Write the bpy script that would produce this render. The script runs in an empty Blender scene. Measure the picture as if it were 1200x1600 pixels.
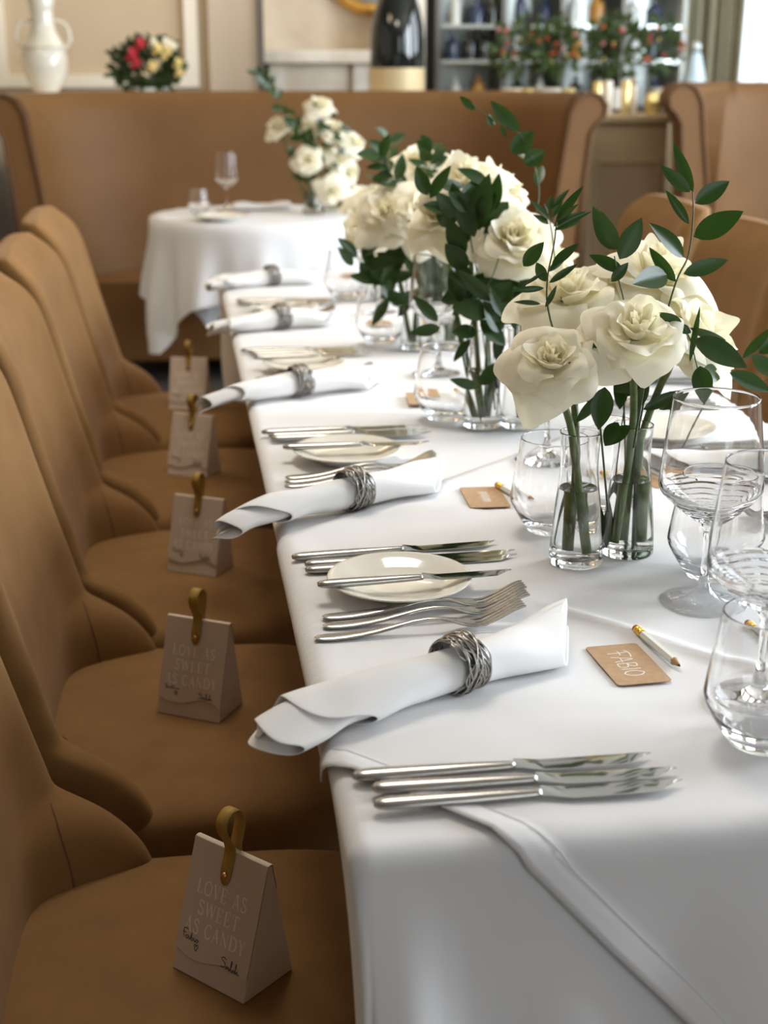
import bpy, math, random
from mathutils import Vector, Matrix, noise

# ------------------------------------------------------------------ camera, light, exposure
SC = bpy.context.scene
COL = SC.collection
PI = math.pi
CAM = Vector((-0.10, -0.87, 1.277))
PITCH, YAW, FPX = math.radians(17.50), math.radians(8.19), 2220.0
cd = bpy.data.cameras.new('camera')
cam = bpy.data.objects.new('camera', cd); COL.objects.link(cam)
cam.location = CAM
cam.rotation_euler = (PI / 2 - PITCH, 0, -YAW)
cd.sensor_fit = 'VERTICAL'; cd.sensor_height = 36.0; cd.sensor_width = 27.0
cd.lens = FPX * 36.0 / 1600.0
cd.clip_start = 0.02
cd.dof.use_dof = True; cd.dof.focus_distance = 1.42; cd.dof.aperture_fstop = 5.8
SC.camera = cam
SC.view_settings.view_transform = 'Standard'
SC.view_settings.look = 'None'
SC.view_settings.gamma = 1.0
SC.view_settings.use_curve_mapping = False
SC.view_settings.exposure = 0.0
SC.cycles.use_denoising = True
SC.cycles.max_bounces = 14
SC.cycles.transmission_bounces = 12
SC.cycles.transparent_max_bounces = 16
SC.cycles.glossy_bounces = 6
SC.cycles.blur_glossy = 0.6
SC.cycles.sample_clamp_indirect = 6.0

w = bpy.data.worlds.new('daylight'); SC.world = w; w.use_nodes = True
w.node_tree.nodes['Background'].inputs[0].default_value = (0.80, 0.88, 1.0, 1)
w.node_tree.nodes['Background'].inputs[1].default_value = 0.8


def area(name, loc, target, sx, sy, power, col):
    l = bpy.data.lights.new(name, 'AREA'); l.shape = 'RECTANGLE'; l.size = sx; l.size_y = sy
    l.energy = power; l.color = col
    o = bpy.data.objects.new(name, l); COL.objects.link(o); o.location = loc
    o.rotation_euler = (Vector(target) - Vector(loc)).to_track_quat('-Z', 'Y').to_euler()
    return o


# daylight falling through the three windows of the right wall, and warm ceiling fittings
DAY = (0.83, 0.915, 1.0); WARM = (1.0, 0.78, 0.50)
area('window_daylight', (4.02, 0.35, 1.75), (0, 0.35, 1.2), 1.5, 2.0, 185, DAY)
area('window_daylight', (4.02, 2.65, 1.75), (0, 2.65, 1.2), 1.5, 2.0, 235, DAY)
area('window_daylight', (4.02, 4.95, 1.75), (0, 4.95, 1.2), 1.5, 2.0, 80, DAY)
area('window_daylight', (1.5, -3.62, 1.7), (0.8, 0, 0.9), 1.4, 2.0, 27, (0.90, 0.95, 1.0))
area('ceiling_light', (0.2, 1.7, 3.05), (0.2, 1.7, 0), 0.9, 0.9, 36, (1.0, 0.92, 0.82))
area('ceiling_light', (-1.6, 3.4, 3.05), (-1.2, 3.6, 0), 0.9, 0.9, 22, WARM)
area('ceiling_light', (-0.6, 6.15, 3.05), (-0.5, 6.5, 0), 1.2, 0.4, 15, WARM)
area('ceiling_light', (1.2, 6.2, 3.05), (1.2, 6.8, 0), 0.9, 0.4, 12, WARM)


# ------------------------------------------------------------------ materials
def mat(name, col, rough=0.5, metal=0.0, var=None, vscale=8.0, bump=0.0, bscale=200.0, bdist=0.001,
        sheen=0.0, sss=0.0, coat=0.0, spec=0.5, trans=0.0, ior=1.45, bdetail=4.0, stretch=None):
    m = bpy.data.materials.new(name); m.use_nodes = True
    nt = m.node_tree; b = nt.nodes['Principled BSDF']
    b.inputs['Base Color'].default_value = (*col, 1)
    b.inputs['Roughness'].default_value = rough
    b.inputs['Metallic'].default_value = metal
    b.inputs['Specular IOR Level'].default_value = spec
    b.inputs['IOR'].default_value = ior
    b.inputs['Transmission Weight'].default_value = trans
    if sheen:
        b.inputs['Sheen Weight'].default_value = sheen
        b.inputs['Sheen Roughness'].default_value = 0.5
        b.inputs['Sheen Tint'].default_value = (*[min(1, c * 2 + .2) for c in col], 1)
    if sss:
        b.inputs['Subsurface Weight'].default_value = sss
        b.inputs['Subsurface Radius'].default_value = (0.006, 0.005, 0.003)
        b.inputs['Subsurface Scale'].default_value = 1.0
    b.inputs['Coat Weight'].default_value = coat
    tc = nt.nodes.new('ShaderNodeTexCoord'); vec = tc.outputs['Object']
    if stretch:
        mp = nt.nodes.new('ShaderNodeMapping'); mp.inputs['Scale'].default_value = stretch
        nt.links.new(vec, mp.inputs['Vector']); vec = mp.outputs['Vector']
    if var:
        n = nt.nodes.new('ShaderNodeTexNoise'); n.inputs['Scale'].default_value = vscale
        n.inputs['Detail'].default_value = 5
        nt.links.new(vec, n.inputs['Vector'])
        r = nt.nodes.new('ShaderNodeValToRGB')
        r.color_ramp.elements[0].position = 0.3; r.color_ramp.elements[1].position = 0.7
        r.color_ramp.elements[0].color = (*col, 1); r.color_ramp.elements[1].color = (*var, 1)
        nt.links.new(n.outputs['Fac'], r.inputs['Fac']); nt.links.new(r.outputs['Color'], b.inputs['Base Color'])
    if bump:
        n = nt.nodes.new('ShaderNodeTexNoise'); n.inputs['Scale'].default_value = bscale
        n.inputs['Detail'].default_value = bdetail
        nt.links.new(vec, n.inputs['Vector'])
        bp = nt.nodes.new('ShaderNodeBump'); bp.inputs['Strength'].default_value = bump
        bp.inputs['Distance'].default_value = bdist
        nt.links.new(n.outputs['Fac'], bp.inputs['Height']); nt.links.new(bp.outputs['Normal'], b.inputs['Normal'])
    return m


def translucent(name, col, tcol, f, rough=0.5, var=None, vscale=20, bump=0.0, bscale=60, coat=0.0, spec=0.5):
    m = mat(name, col, rough, var=var, vscale=vscale, bump=bump, bscale=bscale, coat=coat, spec=spec)
    nt = m.node_tree; b = nt.nodes['Principled BSDF']; out = nt.nodes['Material Output']
    t = nt.nodes.new('ShaderNodeBsdfTranslucent'); t.inputs['Color'].default_value = (*tcol, 1)
    mx = nt.nodes.new('ShaderNodeMixShader'); mx.inputs[0].default_value = f
    nt.links.new(b.outputs[0], mx.inputs[1]); nt.links.new(t.outputs[0], mx.inputs[2])
    nt.links.new(mx.outputs[0], out.inputs[0])
    return m


def emit(name, col, s):
    m = bpy.data.materials.new(name); m.use_nodes = True
    b = m.node_tree.nodes['Principled BSDF']
    b.inputs['Base Color'].default_value = (*col, 1)
    b.inputs['Emission Color'].default_value = (*col, 1); b.inputs['Emission Strength'].default_value = s
    return m


M = {
    'suede': mat('tan_suede', (0.168, 0.083, 0.024), 0.80, var=(0.205, 0.104, 0.032), vscale=14, bump=0.35, bscale=420, bdist=0.0008, sheen=0.25, spec=0.25),
    'bench': mat('caramel_leather', (0.145, 0.067, 0.019), 0.62, var=(0.170, 0.081, 0.025), vscale=4, bump=0.15, bscale=200, spec=0.35),
    'seam': mat('brown_seam', (0.12, 0.055, 0.02), 0.8),
    'nail': mat('antique_nail', (0.30, 0.24, 0.10), 0.4, 1.0),
    'cloth': mat('white_linen', (0.72, 0.715, 0.72), 0.85, bump=0.25, bscale=900, bdist=0.0006, sheen=0.1, spec=0.2, var=(0.745, 0.74, 0.742), vscale=6),
    'napkin': mat('white_napkin', (0.79, 0.785, 0.78), 0.85, bump=0.22, bscale=900, bdist=0.0005, sheen=0.1, spec=0.2),
    'porcelain': mat('ivory_porcelain', (0.80, 0.77, 0.68), 0.12, coat=0.4),
    'steel': mat('brushed_steel', (0.42, 0.405, 0.375), 0.25, 1.0, bump=0.08, bscale=60, stretch=(1, 12, 12)),
    'mirror_steel': mat('polished_steel', (0.52, 0.53, 0.52), 0.07, 1.0),
    'wire': mat('wire_metal', (0.42, 0.40, 0.37), 0.27, 1.0),
    'dark_core': mat('ring_core', (0.05, 0.05, 0.05), 0.5, 0.6),
    'glass': mat('clear_glass', (1, 1, 1), 0.0, trans=1.0, ior=1.45),
    'water': mat('clear_water', (0.97, 0.99, 0.96), 0.0, trans=1.0, ior=1.33),
    'petal': translucent('cream_petal', (0.95, 0.905, 0.755), (0.97, 0.91, 0.64), 0.33, 0.6, var=(0.95, 0.92, 0.80), vscale=40, bump=0.55, bscale=75, spec=0.25),
    'leaf': translucent('dark_leaf', (0.018, 0.043, 0.008), (0.05, 0.15, 0.012), 0.10, 0.34, var=(0.028, 0.060, 0.012), vscale=30, spec=0.42),
    'stem': mat('green_stem', (0.055, 0.095, 0.022), 0.45, var=(0.13, 0.18, 0.045), vscale=60, bump=0.3, bscale=120),
    'twig': mat('dark_twig', (0.05, 0.085, 0.03), 0.5),
    'kraft': mat('kraft_card', (0.42, 0.265, 0.145), 0.8, var=(0.50, 0.325, 0.185), vscale=120, bump=0.1, bscale=400),
    'white_ink': mat('white_ink', (0.88, 0.86, 0.80), 0.6),
    'black_ink': mat('black_ink', (0.012, 0.011, 0.010), 0.5),
    'paper': mat('blush_paper', (0.57, 0.47, 0.375), 0.62, bump=0.05, bscale=300, spec=0.4),
    'letters': mat('pearl_print', (0.82, 0.73, 0.64), 0.5, spec=0.5),
    'strap': mat('mustard_leather', (0.335, 0.205, 0.035), 0.55, var=(0.38, 0.235, 0.045), vscale=60, bump=0.15, bscale=500),
    'copper': mat('copper_rivet', (0.75, 0.42, 0.20), 0.25, 1.0),
    'pencil': mat('white_lacquer', (0.80, 0.78, 0.72), 0.35),
    'brass': mat('brass_ferrule', (0.85, 0.55, 0.10), 0.28, 1.0),
    'eraser': mat('red_eraser', (0.45, 0.10, 0.05), 0.8),
    'wood': mat('pencil_wood', (0.45, 0.27, 0.13), 0.7),
    'graphite': mat('graphite', (0.03, 0.03, 0.03), 0.4, 0.3),
    'dark_wood': mat('dark_wood', (0.05, 0.028, 0.015), 0.45, var=(0.08, 0.045, 0.02), vscale=6, stretch=(1, 1, 8)),
    'board': mat('table_board', (0.30, 0.20, 0.12), 0.6, var=(0.36, 0.25, 0.15), vscale=5, stretch=(1, 8, 1)),
    'floor': mat('dark_carpet', (0.06, 0.048, 0.04), 0.95, var=(0.09, 0.07, 0.055), vscale=30, bump=0.3, bscale=300),
    'wall': mat('beige_plaster', (0.53, 0.43, 0.30), 0.85, var=(0.56, 0.455, 0.32), vscale=3, bump=0.05, bscale=80),
    'wall_light': mat('pale_plaster', (0.57, 0.48, 0.385), 0.85, var=(0.60, 0.51, 0.41), vscale=3),
    'wall_dark': mat('dark_panelling', (0.25, 0.22, 0.18), 0.6, var=(0.29, 0.255, 0.21), vscale=3),
    'trim': mat('cream_trim', (0.82, 0.77, 0.66), 0.55, var=(0.85, 0.80, 0.70), vscale=5),
    'ceiling': mat('ceiling_paint', (0.50, 0.46, 0.40), 0.9, var=(0.52, 0.48, 0.42), vscale=3),
    'marble': mat('veined_stone', (0.78, 0.70, 0.58), 0.5, var=(0.60, 0.52, 0.41), vscale=5),
    'white_wash': mat('whitewashed_wood', (0.80, 0.76, 0.67), 0.6, var=(0.62, 0.56, 0.47), vscale=9),
    'gold': mat('gold_leaf', (0.80, 0.50, 0.14), 0.32, 1.0, var=(0.65, 0.37, 0.09), vscale=20),
    'champagne': mat('dark_bottle_glass', (0.006, 0.010, 0.008), 0.05, coat=0.6),
    'gold_label': mat('gold_label', (0.62, 0.49, 0.28), 0.5, 0.15),
    'mirror': mat('antique_mirror', (0.34, 0.37, 0.35), 0.30, 1.0),
    'shelf_glass': mat('shelf_glass', (0.75, 0.80, 0.78), 0.08, 0.3),
    'dark_metal': mat('bronze_metal', (0.15, 0.14, 0.12), 0.4, 0.7),
    'candle_gold': mat('gold_candle', (0.86, 0.68, 0.30), 0.3, 0.75),
    'candle_cream': mat('cream_candle', (0.86, 0.80, 0.68), 0.4, sss=0.2),
    'ceramic': mat('white_glaze', (0.80, 0.76, 0.66), 0.15, coat=0.5, var=(0.72, 0.68, 0.57), vscale=14),
    'curtain': mat('sage_curtain', (0.33, 0.30, 0.20), 0.85, var=(0.38, 0.35, 0.24), vscale=5),
    'sheer': translucent('white_sheer', (0.93, 0.95, 0.97), (0.95, 0.97, 1.0), 0.65, 0.8),
    'window_glow': emit('overcast_sky', (0.88, 0.95, 1.0), 3.2),
    'frame': mat('white_window_frame', (0.80, 0.78, 0.73), 0.5),
    'cab': mat('champagne_paint', (0.46, 0.35, 0.20), 0.5, var=(0.50, 0.385, 0.225), vscale=5),
    'red': translucent('red_petal', (0.55, 0.03, 0.05), (0.5, 0.05, 0.05), 0.2),
    'coral': translucent('coral_petal', (0.62, 0.14, 0.06), (0.6, 0.15, 0.05), 0.2),
    'pink': translucent('pink_petal', (0.75, 0.33, 0.33), (0.7, 0.3, 0.3), 0.2),
    'yellow': translucent('butter_petal', (0.85, 0.68, 0.28), (0.8, 0.65, 0.2), 0.2),
    'bush': translucent('mid_leaf', (0.050, 0.085, 0.020), (0.10, 0.18, 0.03), 0.15, 0.5),
    'bush_dark': translucent('bush_leaf', (0.022, 0.045, 0.010), (0.05, 0.12, 0.02), 0.12, 0.5),
    'amber': mat('amber_bottle', (0.45, 0.22, 0.04), 0.1, coat=0.5),
    'blue_bottle': mat('blue_bottle', (0.03, 0.05, 0.11), 0.1, coat=0.5),
    'pale_bottle': mat('pale_bottle', (0.62, 0.66, 0.62), 0.1, coat=0.5),
    'ice': mat('pale_blue_glass', (0.66, 0.83, 0.90), 0.12, coat=0.5),
}


# ------------------------------------------------------------------ mesh builder
class MB:
    def __init__(self):
        self.v = []; self.f = []

    def add(self, vs, fs, T=None):
        o = len(self.v)
        if T is not None: vs = [T @ Vector(p) for p in vs]
        self.v += [tuple(p) for p in vs]
        self.f += [tuple(i + o for i in f) for f in fs]
        return self

    def box(self, x0, x1, y0, y1, z0, z1, T=None):
        vs = [(x, y, z) for z in (z0, z1) for y in (y0, y1) for x in (x0, x1)]
        return self.add(vs, [(0, 2, 3, 1), (4, 5, 7, 6), (0, 1, 5, 4), (2, 6, 7, 3), (0, 4, 6, 2), (1, 3, 7, 5)], T)

    def lathe(self, prof, n=40, T=None, fn=None):
        """profile of (r, z); points with r == 0 become poles"""
        vs, rings = [], []
        for r, z in prof:
            if r < 1e-7:
                rings.append([len(vs)]); vs.append((0, 0, z))
            else:
                ring = []
                for i in range(n):
                    a = 2 * PI * i / n
                    rr, zz = (r, z) if fn is None else fn(r, z, a)
                    ring.append(len(vs)); vs.append((rr * math.cos(a), rr * math.sin(a), zz))
                rings.append(ring)
        fs = []
        for A, B in zip(rings, rings[1:]):
            if len(A) == 1 and len(B) == 1: continue
            for i in range(n):
                j = (i + 1) % n
                if len(A) == 1: fs.append((A[0], B[j], B[i]))
                elif len(B) == 1: fs.append((A[i], A[j], B[0]))
                else: fs.append((A[i], A[j], B[j], B[i]))
        return self.add(vs, fs, T)

    def loft(self, loops, cap=True, closed=True, T=None):
        n = len(loops[0]); vs = [p for L in loops for p in L]; fs = []
        for k in range(len(loops) - 1):
            for i in range(n if closed else n - 1):
                j = (i + 1) % n
                fs.append((k * n + i, k * n + j, (k + 1) * n + j, (k + 1) * n + i))
        if cap and closed:
            fs.append(tuple(reversed(range(n)))); b = (len(loops) - 1) * n
            fs.append(tuple(b + i for i in range(n)))
        return self.add(vs, fs, T)

    def tube(self, pts, rad, n=8, T=None, loop=False):
        pts = [Vector(p) for p in pts]
        rads = rad if isinstance(rad, (list, tuple)) else [rad] * len(pts)
        loops = []; N = None; m = len(pts)
        for i, p in enumerate(pts):
            if loop: d = pts[(i + 1) % m] - pts[i - 1]
            else: d = pts[min(i + 1, m - 1)] - pts[max(i - 1, 0)]
            if d.length < 1e-9: d = Vector((0, 0, 1))
            d.normalize()
            if N is None:
                N = d.orthogonal().normalized()
            else:
                N = (N - d * N.dot(d))
                N = N.normalized() if N.length > 1e-6 else d.orthogonal().normalized()
            B = d.cross(N)
            loops.append([p + (N * math.cos(2 * PI * k / n) + B * math.sin(2 * PI * k / n)) * rads[i] for k in range(n)])
        if loop: loops.append(loops[0])
        return self.loft(loops, cap=not loop, T=T)

    def grid(self, fn, nu, nv, T=None):
        vs = [fn(i / nu, j / nv) for j in range(nv + 1) for i in range(nu + 1)]
        fs = [(j * (nu + 1) + i, j * (nu + 1) + i + 1, (j + 1) * (nu + 1) + i + 1, (j + 1) * (nu + 1) + i)
              for j in range(nv) for i in range(nu)]
        return self.add(vs, fs, T)

    def sphere(self, c, r, n=12, m=8, sz=1.0):
        prof = [(r * math.sin(PI * i / m), -r * sz * math.cos(PI * i / m)) for i in range(m + 1)]
        prof[0] = (0, prof[0][1]); prof[-1] = (0, prof[-1][1])
        return self.lathe(prof, n, Matrix.Translation(Vector(c)))

    def mesh(self, name, m, smooth=True, angle=None):
        me = bpy.data.meshes.new(name); me.from_pydata(self.v, [], self.f); me.update()
        me.materials.append(M[m] if isinstance(m, str) else m)
        if smooth:
            for p in me.polygons: p.use_smooth = True
            if angle: me.set_sharp_from_angle(angle=math.radians(angle))
        return me

    def build(self, name, m, parent=None, smooth=True, angle=None, subsurf=0, solid=0, bevel=0):
        o = bpy.data.objects.new(name, self.mesh(name, m, smooth, angle)); COL.objects.link(o)
        if parent: o.parent = parent
        if solid:
            s = o.modifiers.new('solid', 'SOLIDIFY'); s.thickness = solid; s.offset = 0
        if bevel:
            b = o.modifiers.new('bevel', 'BEVEL'); b.width = bevel; b.segments = 3; b.limit_method = 'ANGLE'
        if subsurf:
            s = o.modifiers.new('sub', 'SUBSURF'); s.levels = subsurf; s.render_levels = subsurf
        return o


def tag(o, label=None, cat=None, group=None, kind=None):
    if label: o['label'] = label
    if cat: o['category'] = cat
    if group: o['group'] = group
    if kind: o['kind'] = kind
    return o


def thing(name, label, cat, loc=(0, 0, 0), rz=0.0, group=None):
    o = bpy.data.objects.new(name, None); COL.objects.link(o)
    o.empty_display_size = 0.05
    o.location = loc; o.rotation_euler = (0, 0, rz)
    return tag(o, label, cat, group)


def copy_tree(o, parent=None):
    c = o.copy(); COL.objects.link(c)
    if parent: c.parent = parent
    for ch in o.children: copy_tree(ch, c)
    return c


def put(proto, used, loc, rz, label, group, rot=None, scale=None):
    """first call uses the source object itself, later calls copy it with its parts"""
    o = proto if not used else copy_tree(proto)
    used.append(1)
    o.location = loc; o.rotation_euler = rot if rot else (0, 0, rz)
    if scale: o.scale = (scale,) * 3
    o['label'] = label
    if group: o['group'] = group
    return o


def smooth(a, b, x):
    t = max(0.0, min(1.0, (x - a) / (b - a))); return t * t * (3 - 2 * t)


def interp(tab, x):
    if x <= tab[0][0]: return tab[0][1]
    for (x0, y0), (x1, y1) in zip(tab, tab[1:]):
        if x <= x1: return y0 + (y1 - y0) * (x - x0) / (x1 - x0)
    return tab[-1][1]


def catmull(pts, k=6):
    P = [Vector(p) for p in pts]; out = []
    for i in range(len(P) - 1):
        a, b, c, d = P[max(i - 1, 0)], P[i], P[i + 1], P[min(i + 2, len(P) - 1)]
        for j in range(k):
            t = j / k
            out.append(0.5 * ((2 * b) + (c - a) * t + (2 * a - 5 * b + 4 * c - d) * t * t + (3 * b - a - 3 * c + d) * t ** 3))
    out.append(P[-1]); return out


# ------------------------------------------------------------------ room shell
def struct(mb, name, m, **k):
    return tag(mb.build(name, m, smooth=False, **k), kind='structure')


struct(MB().box(-4, 4, -3.5, 7.6, -0.1, 0), 'floor', 'floor')
struct(MB().box(-4, 4, -3.5, 7.6, 3.1, 3.2), 'ceiling', 'ceiling')
struct(MB().box(-4, 0.36, 6.75, 7.6, 0, 3.1), 'wall_back', 'wall')            # panelled part, left
struct(MB().box(0.10, 0.36, 6.70, 6.75, 0, 3.1), 'trim_1', 'wall_light')      # plain pilaster
struct(MB().box(0.36, 4.0, 7.35, 7.6, 0, 3.1), 'wall_alcove', 'marble')
struct(MB().box(-4.1, -4, -3.5, 7.6, 0, 3.1), 'wall_left', 'wall_light')
fwl = MB()
fwl.box(-4.1, 0.7, -3.6, -3.5, 0, 3.1); fwl.box(2.3, 4, -3.6, -3.5, 0, 3.1); fwl.box(0.7, 2.3, -3.6, -3.5, 0, 0.6); fwl.box(0.7, 2.3, -3.6, -3.5, 2.8, 3.1)
struct(fwl, 'wall_front', 'wall_dark')
f5 = MB()
for x0, x1, z0, z1 in ((.7, .77, .6, 2.8), (2.23, 2.3, .6, 2.8), (.77, 2.23, .6, .67), (.77, 2.23, 2.73, 2.8), (1.475, 1.525, .67, 2.73)): f5.box(x0, x1, -3.57, -3.51, z0, z1)
struct(f5, 'window_5', 'frame')
# right wall with three openings
rw = MB()
rw.box(3.9, 4.0, -3.5, 7.35, 0, 0.7); rw.box(3.9, 4.0, -3.5, 7.35, 2.8, 3.1)
for y0, y1 in ((-3.5, -0.45), (1.15, 1.85), (3.45, 4.15), (5.75, 7.35)): rw.box(3.9, 4.0, y0, y1, 0.7, 2.8)
struct(rw, 'wall_right', 'wall_light')
for k, yc in enumerate((0.35, 2.65, 4.95)):
    f = MB()
    for y0, y1, z0, z1 in ((yc - .8, yc - .73, .7, 2.8), (yc + .73, yc + .8, .7, 2.8), (yc - .73, yc + .73, .7, .77), (yc - .73, yc + .73, 2.73, 2.8), (yc - .025, yc + .025, .77, 2.73)):
        f.box(3.91, 3.97, y0, y1, z0, z1)
    struct(f, 'window_%d' % (k + 1), 'frame')
# mouldings of the panelled back wall
t = MB()
t.box(-0.02, 0.045, 6.715, 6.75, 1.165, 2.90)
t.box(-3.0, -0.02, 6.715, 6.75, 1.165, 1.225); t.box(-3.0, -0.02, 6.715, 6.75, 2.84, 2.90)
t.box(-0.965, -0.90, 6.715, 6.75, 1.225, 2.84)
struct(t, 'trim_2', 'trim')
struct(MB().box(0.345, 0.375, 6.68, 6.76, 0, 3.1), 'trim_3', 'dark_metal')
struct(MB().box(1.10, 1.24, 6.9, 7.35, 0, 3.1), 'trim_4', 'trim', bevel=0.01)
struct(MB().box(-4, 0.10, 6.735, 6.75, 0, 0.14), 'baseboard_back', 'trim')

# ledge behind the banquette
led = thing('sideboard', 'long cream sideboard behind the curved banquette carrying urn, posy and giant bottle', 'sideboard', (0, 6.0, 0))
MB().box(-1.5, 1.72, -0.2, 0.20, 0.0, 1.08).build('cabinet_body', 'trim', led, smooth=False)
MB().box(-1.55, 1.74, -0.23, 0.22, 1.08, 1.115).build('worktop', 'trim', led, smooth=False, bevel=0.008)
LEDGE = 1.115

# ------------------------------------------------------------------ long dining table and its cloths
W, L, TZ = 0.79, 2.93, 0.75
tb = thing('dining_table', 'long rectangular dining table hidden under layered white cloths', 'table', (W / 2, L / 2, 0))
MB().box(-W / 2 + .02, W / 2 - .02, -L / 2 + .02, L / 2 - .02, 0.70, TZ - 0.006).build('tabletop', 'board', tb, smooth=False)
for sx in (-1, 1):
    for sy in (-1, 1):
        MB().box(sx * (W / 2 - .14) - .03, sx * (W / 2 - .14) + .03, sy * (L / 2 - .1) - .03, sy * (L / 2 - .1) + .03, 0, 0.70).build('leg', 'board', tb, smooth=False)

RAD = 0.016


def fold(s):
    """arc-length s past the edge line -> (outward, down) with a rounded edge"""
    if s <= 0: return 0.0, 0.0
    q = RAD * PI / 2
    if s < q:
        a = s / RAD; return RAD * math.sin(a), RAD * (1 - math.cos(a))
    return RAD, RAD + (s - q)


def creases(x, y):
    z = 0.0
    # pressed fold lines of the laundered cloth
    for (x0, y0, dx, dy, wd, h) in ((0.262, 0.430, 0.60, -0.80, 0.008, 0.0030), (0.13, 0.80, 0.93, -0.35, 0.012, 0.0022),
                                    (0.40, 0.25, 0.2, 0.98, 0.010, 0.0014), (0.15, 1.30, 0.95, -0.2, 0.013, 0.002)):
        d = (x - x0) * dy - (y - y0) * dx
        a = (x - x0) * dx + (y - y0) * dy
        z += h * math.exp(-(d / wd) ** 2) * smooth(-0.05, 0.05, a) * (1 - smooth(0.35, 0.5, a))
    z *= 1.5
    p = Vector((x * 5.0, y * 5.0, 0.3))
    z += 0.0026 * noise.noise(p) + 0.0013 * noise.noise(p * 2.7)
    p2 = Vector((x * 3 + y * 7, (y - x * .5) * 2.5, 1.7))
    z += 0.0050 * max(0, noise.noise(p2)) ** 1.3 + 0.0030 * max(0, noise.noise(Vector((x * 9 + y * 2, y * 3.2 - x * 2, 6.1)))) ** 1.5
    return z


def drape(u, v, off=0.0):
    """unrolled cloth coordinates -> draped position over the table"""
    eu = max(0.0, RAD - u, u - (W - RAD)); ev = max(0.0, RAD - v, v - (L - RAD))
    left, near = u < W / 2, v < L / 2
    bx, by = min(max(u, RAD), W - RAD), min(max(v, RAD), L - RAD)
    dx, dy = (-1 if left else 1), (-1 if near else 1)
    s = math.hypot(eu, ev)
    if s <= 1e-9:
        return Vector((u, v, TZ + creases(u, v) + off))
    ax, ay = eu / s, ev / s
    o, d = fold(s)
    o += off if s > 0.005 else 0
    hang = smooth(0.02, 0.30, d)
    corner = 4 * (ax * ay) ** 2
    # free-hanging folds on the near and far ends, cloth tucked in under the sides by the chairs
    run = u if ay > ax else v
    fl = 0.020 * math.sin(run * 17.0 + 0.6) + 0.012 * math.sin(run * 41.0 + 1.0)
    if ay > ax and near: fl += 0.034 * math.exp(-((run - 0.045) / 0.022) ** 2) - 0.022 * math.exp(-((run - 0.11) / 0.035) ** 2)
    o_free = hang * (0.022 + fl) + corner * hang * 0.075
    k = smooth(0.02, 0.30, by if near else L - by) * ax * (1 - ay)
    kt = 0.30 + 0.70 * k
    o_x = o + 0.15 * o_free * (1 - k) - kt * 0.26 * max(0, d - RAD * .5)
    o_t = o + o_free
    lim = 1 - 0.0 * k
    d_t = d if k < 0.01 else min(d, d * (1 - k) + k * min(d, 0.27)) * lim
    fade = 1 - smooth(0, 0.05, d)
    z = TZ + creases(bx, by) * fade + off * (1 if d < RAD else 0.0) - d_t
    return Vector((bx + dx * ax * o_x, by + dy * ay * o_t, z))


def axis_samples(a, b, lo, hi, step, fine):
    xs = []; x = a
    while x < b - 1e-6:
        xs.append(x)
        near_edge = min(abs(x - lo), abs(x - hi))
        x += fine if near_edge < 0.05 else step
    xs.append(b); return xs


us = axis_samples(-0.62, W + 0.62, RAD, W - RAD, 0.022, 0.005)
vs_ = axis_samples(-0.62, L + 0.62, RAD, L - RAD, 0.026, 0.005)
mb = MB(); n = len(us)
mb.add([drape(u, v) for v in vs_ for u in us],
       [(j * n + i, j * n + i + 1, (j + 1) * n + i + 1, (j + 1) * n + i) for j in range(len(vs_) - 1) for i in range(n - 1)])
tag(mb.build('tablecloth', 'cloth'), 'floor-length white linen cloth under the diagonal overlay on the long table', 'tablecloth', 'white tablecloths')

# overlay cloth laid diagonally: its hem runs from the left edge across the near corner and down the front
OV0, OVL = 0.118, 0.52


mb = MB(); C45 = math.cos(math.radians(48)); S45 = math.sin(math.radians(48))
ps = []
x = 0.0
while x < 3.2: ps.append(x); x += 0.006 if x < 0.5 else 0.03
qs = [-0.42 + 0.012 * i for i in range(78)]


def ov(p, q):
    # p: distance inside the hem, q: along the hem (towards lower right)
    u = q * C45 + p * S45; v = 0.129 - q * S45 + p * C45 - 0.0
    return u, v


keep = {}
vs2, fs2 = [], []
for j, p in enumerate(ps):
    for i, q in enumerate(qs):
        u, v = ov(p, q)
        ok = (-0.022 <= u <= W + 0.20) and (-0.44 <= v <= L - 0.02)
        if ok:
            h = 0.0024 + (0.0016 if p < 0.022 else 0.0) + 0.0018 * math.exp(-(p / 0.012) ** 2)
            if v < 0: h += 0.010 * smooth(0, 0.2, -v)
            if u < 0: h += 0.006 * smooth(0, 0.06, -u)
            keep[(i, j)] = len(vs2); vs2.append(drape(u, v, h))
for j in range(len(ps) - 1):
    for i in range(len(qs) - 1):
        k = [(i, j), (i + 1, j), (i + 1, j + 1), (i, j + 1)]
        if all(a in keep for a in k): fs2.append(tuple(keep[a] for a in k))
mb.add(vs2, fs2)
ovc = tag(mb.build('tablecloth', 'cloth', solid=0.0012), 'square white overlay cloth laid diagonally, its broad hem running down the near end', 'tablecloth', 'white tablecloths')
mb = MB()
mb.add([drape(*ov(0.0215 + 0.0008 * k, q), 0.0040 + (0.010 * smooth(0, 0.2, -ov(0.022, q)[1]) if ov(0.022, q)[1] < 0 else 0) + (.0006 if k == 1 else 0)) for q in qs[30:72] for k in (0, 1, 2)],
       [(a * 3 + k, a * 3 + k + 1, a * 3 + k + 4, a * 3 + k + 3) for a in range(41) for k in (0, 1)])
mb.build('hem', 'cloth', ovc)

# ------------------------------------------------------------------ upholstered dining chairs
def superloop(x0, x1, hy, z, e=4.0, n=40, dz=None):
    cx, hx = (x0 + x1) / 2, (x1 - x0) / 2; out = []
    for i in range(n):
        a = 2 * PI * i / n; c, s = math.cos(a), math.sin(a)
        out.append(Vector((cx + hx * math.copysign(abs(c) ** (2 / e), c), hy * math.copysign(abs(s) ** (2 / e), s), z)))
    return out


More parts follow.
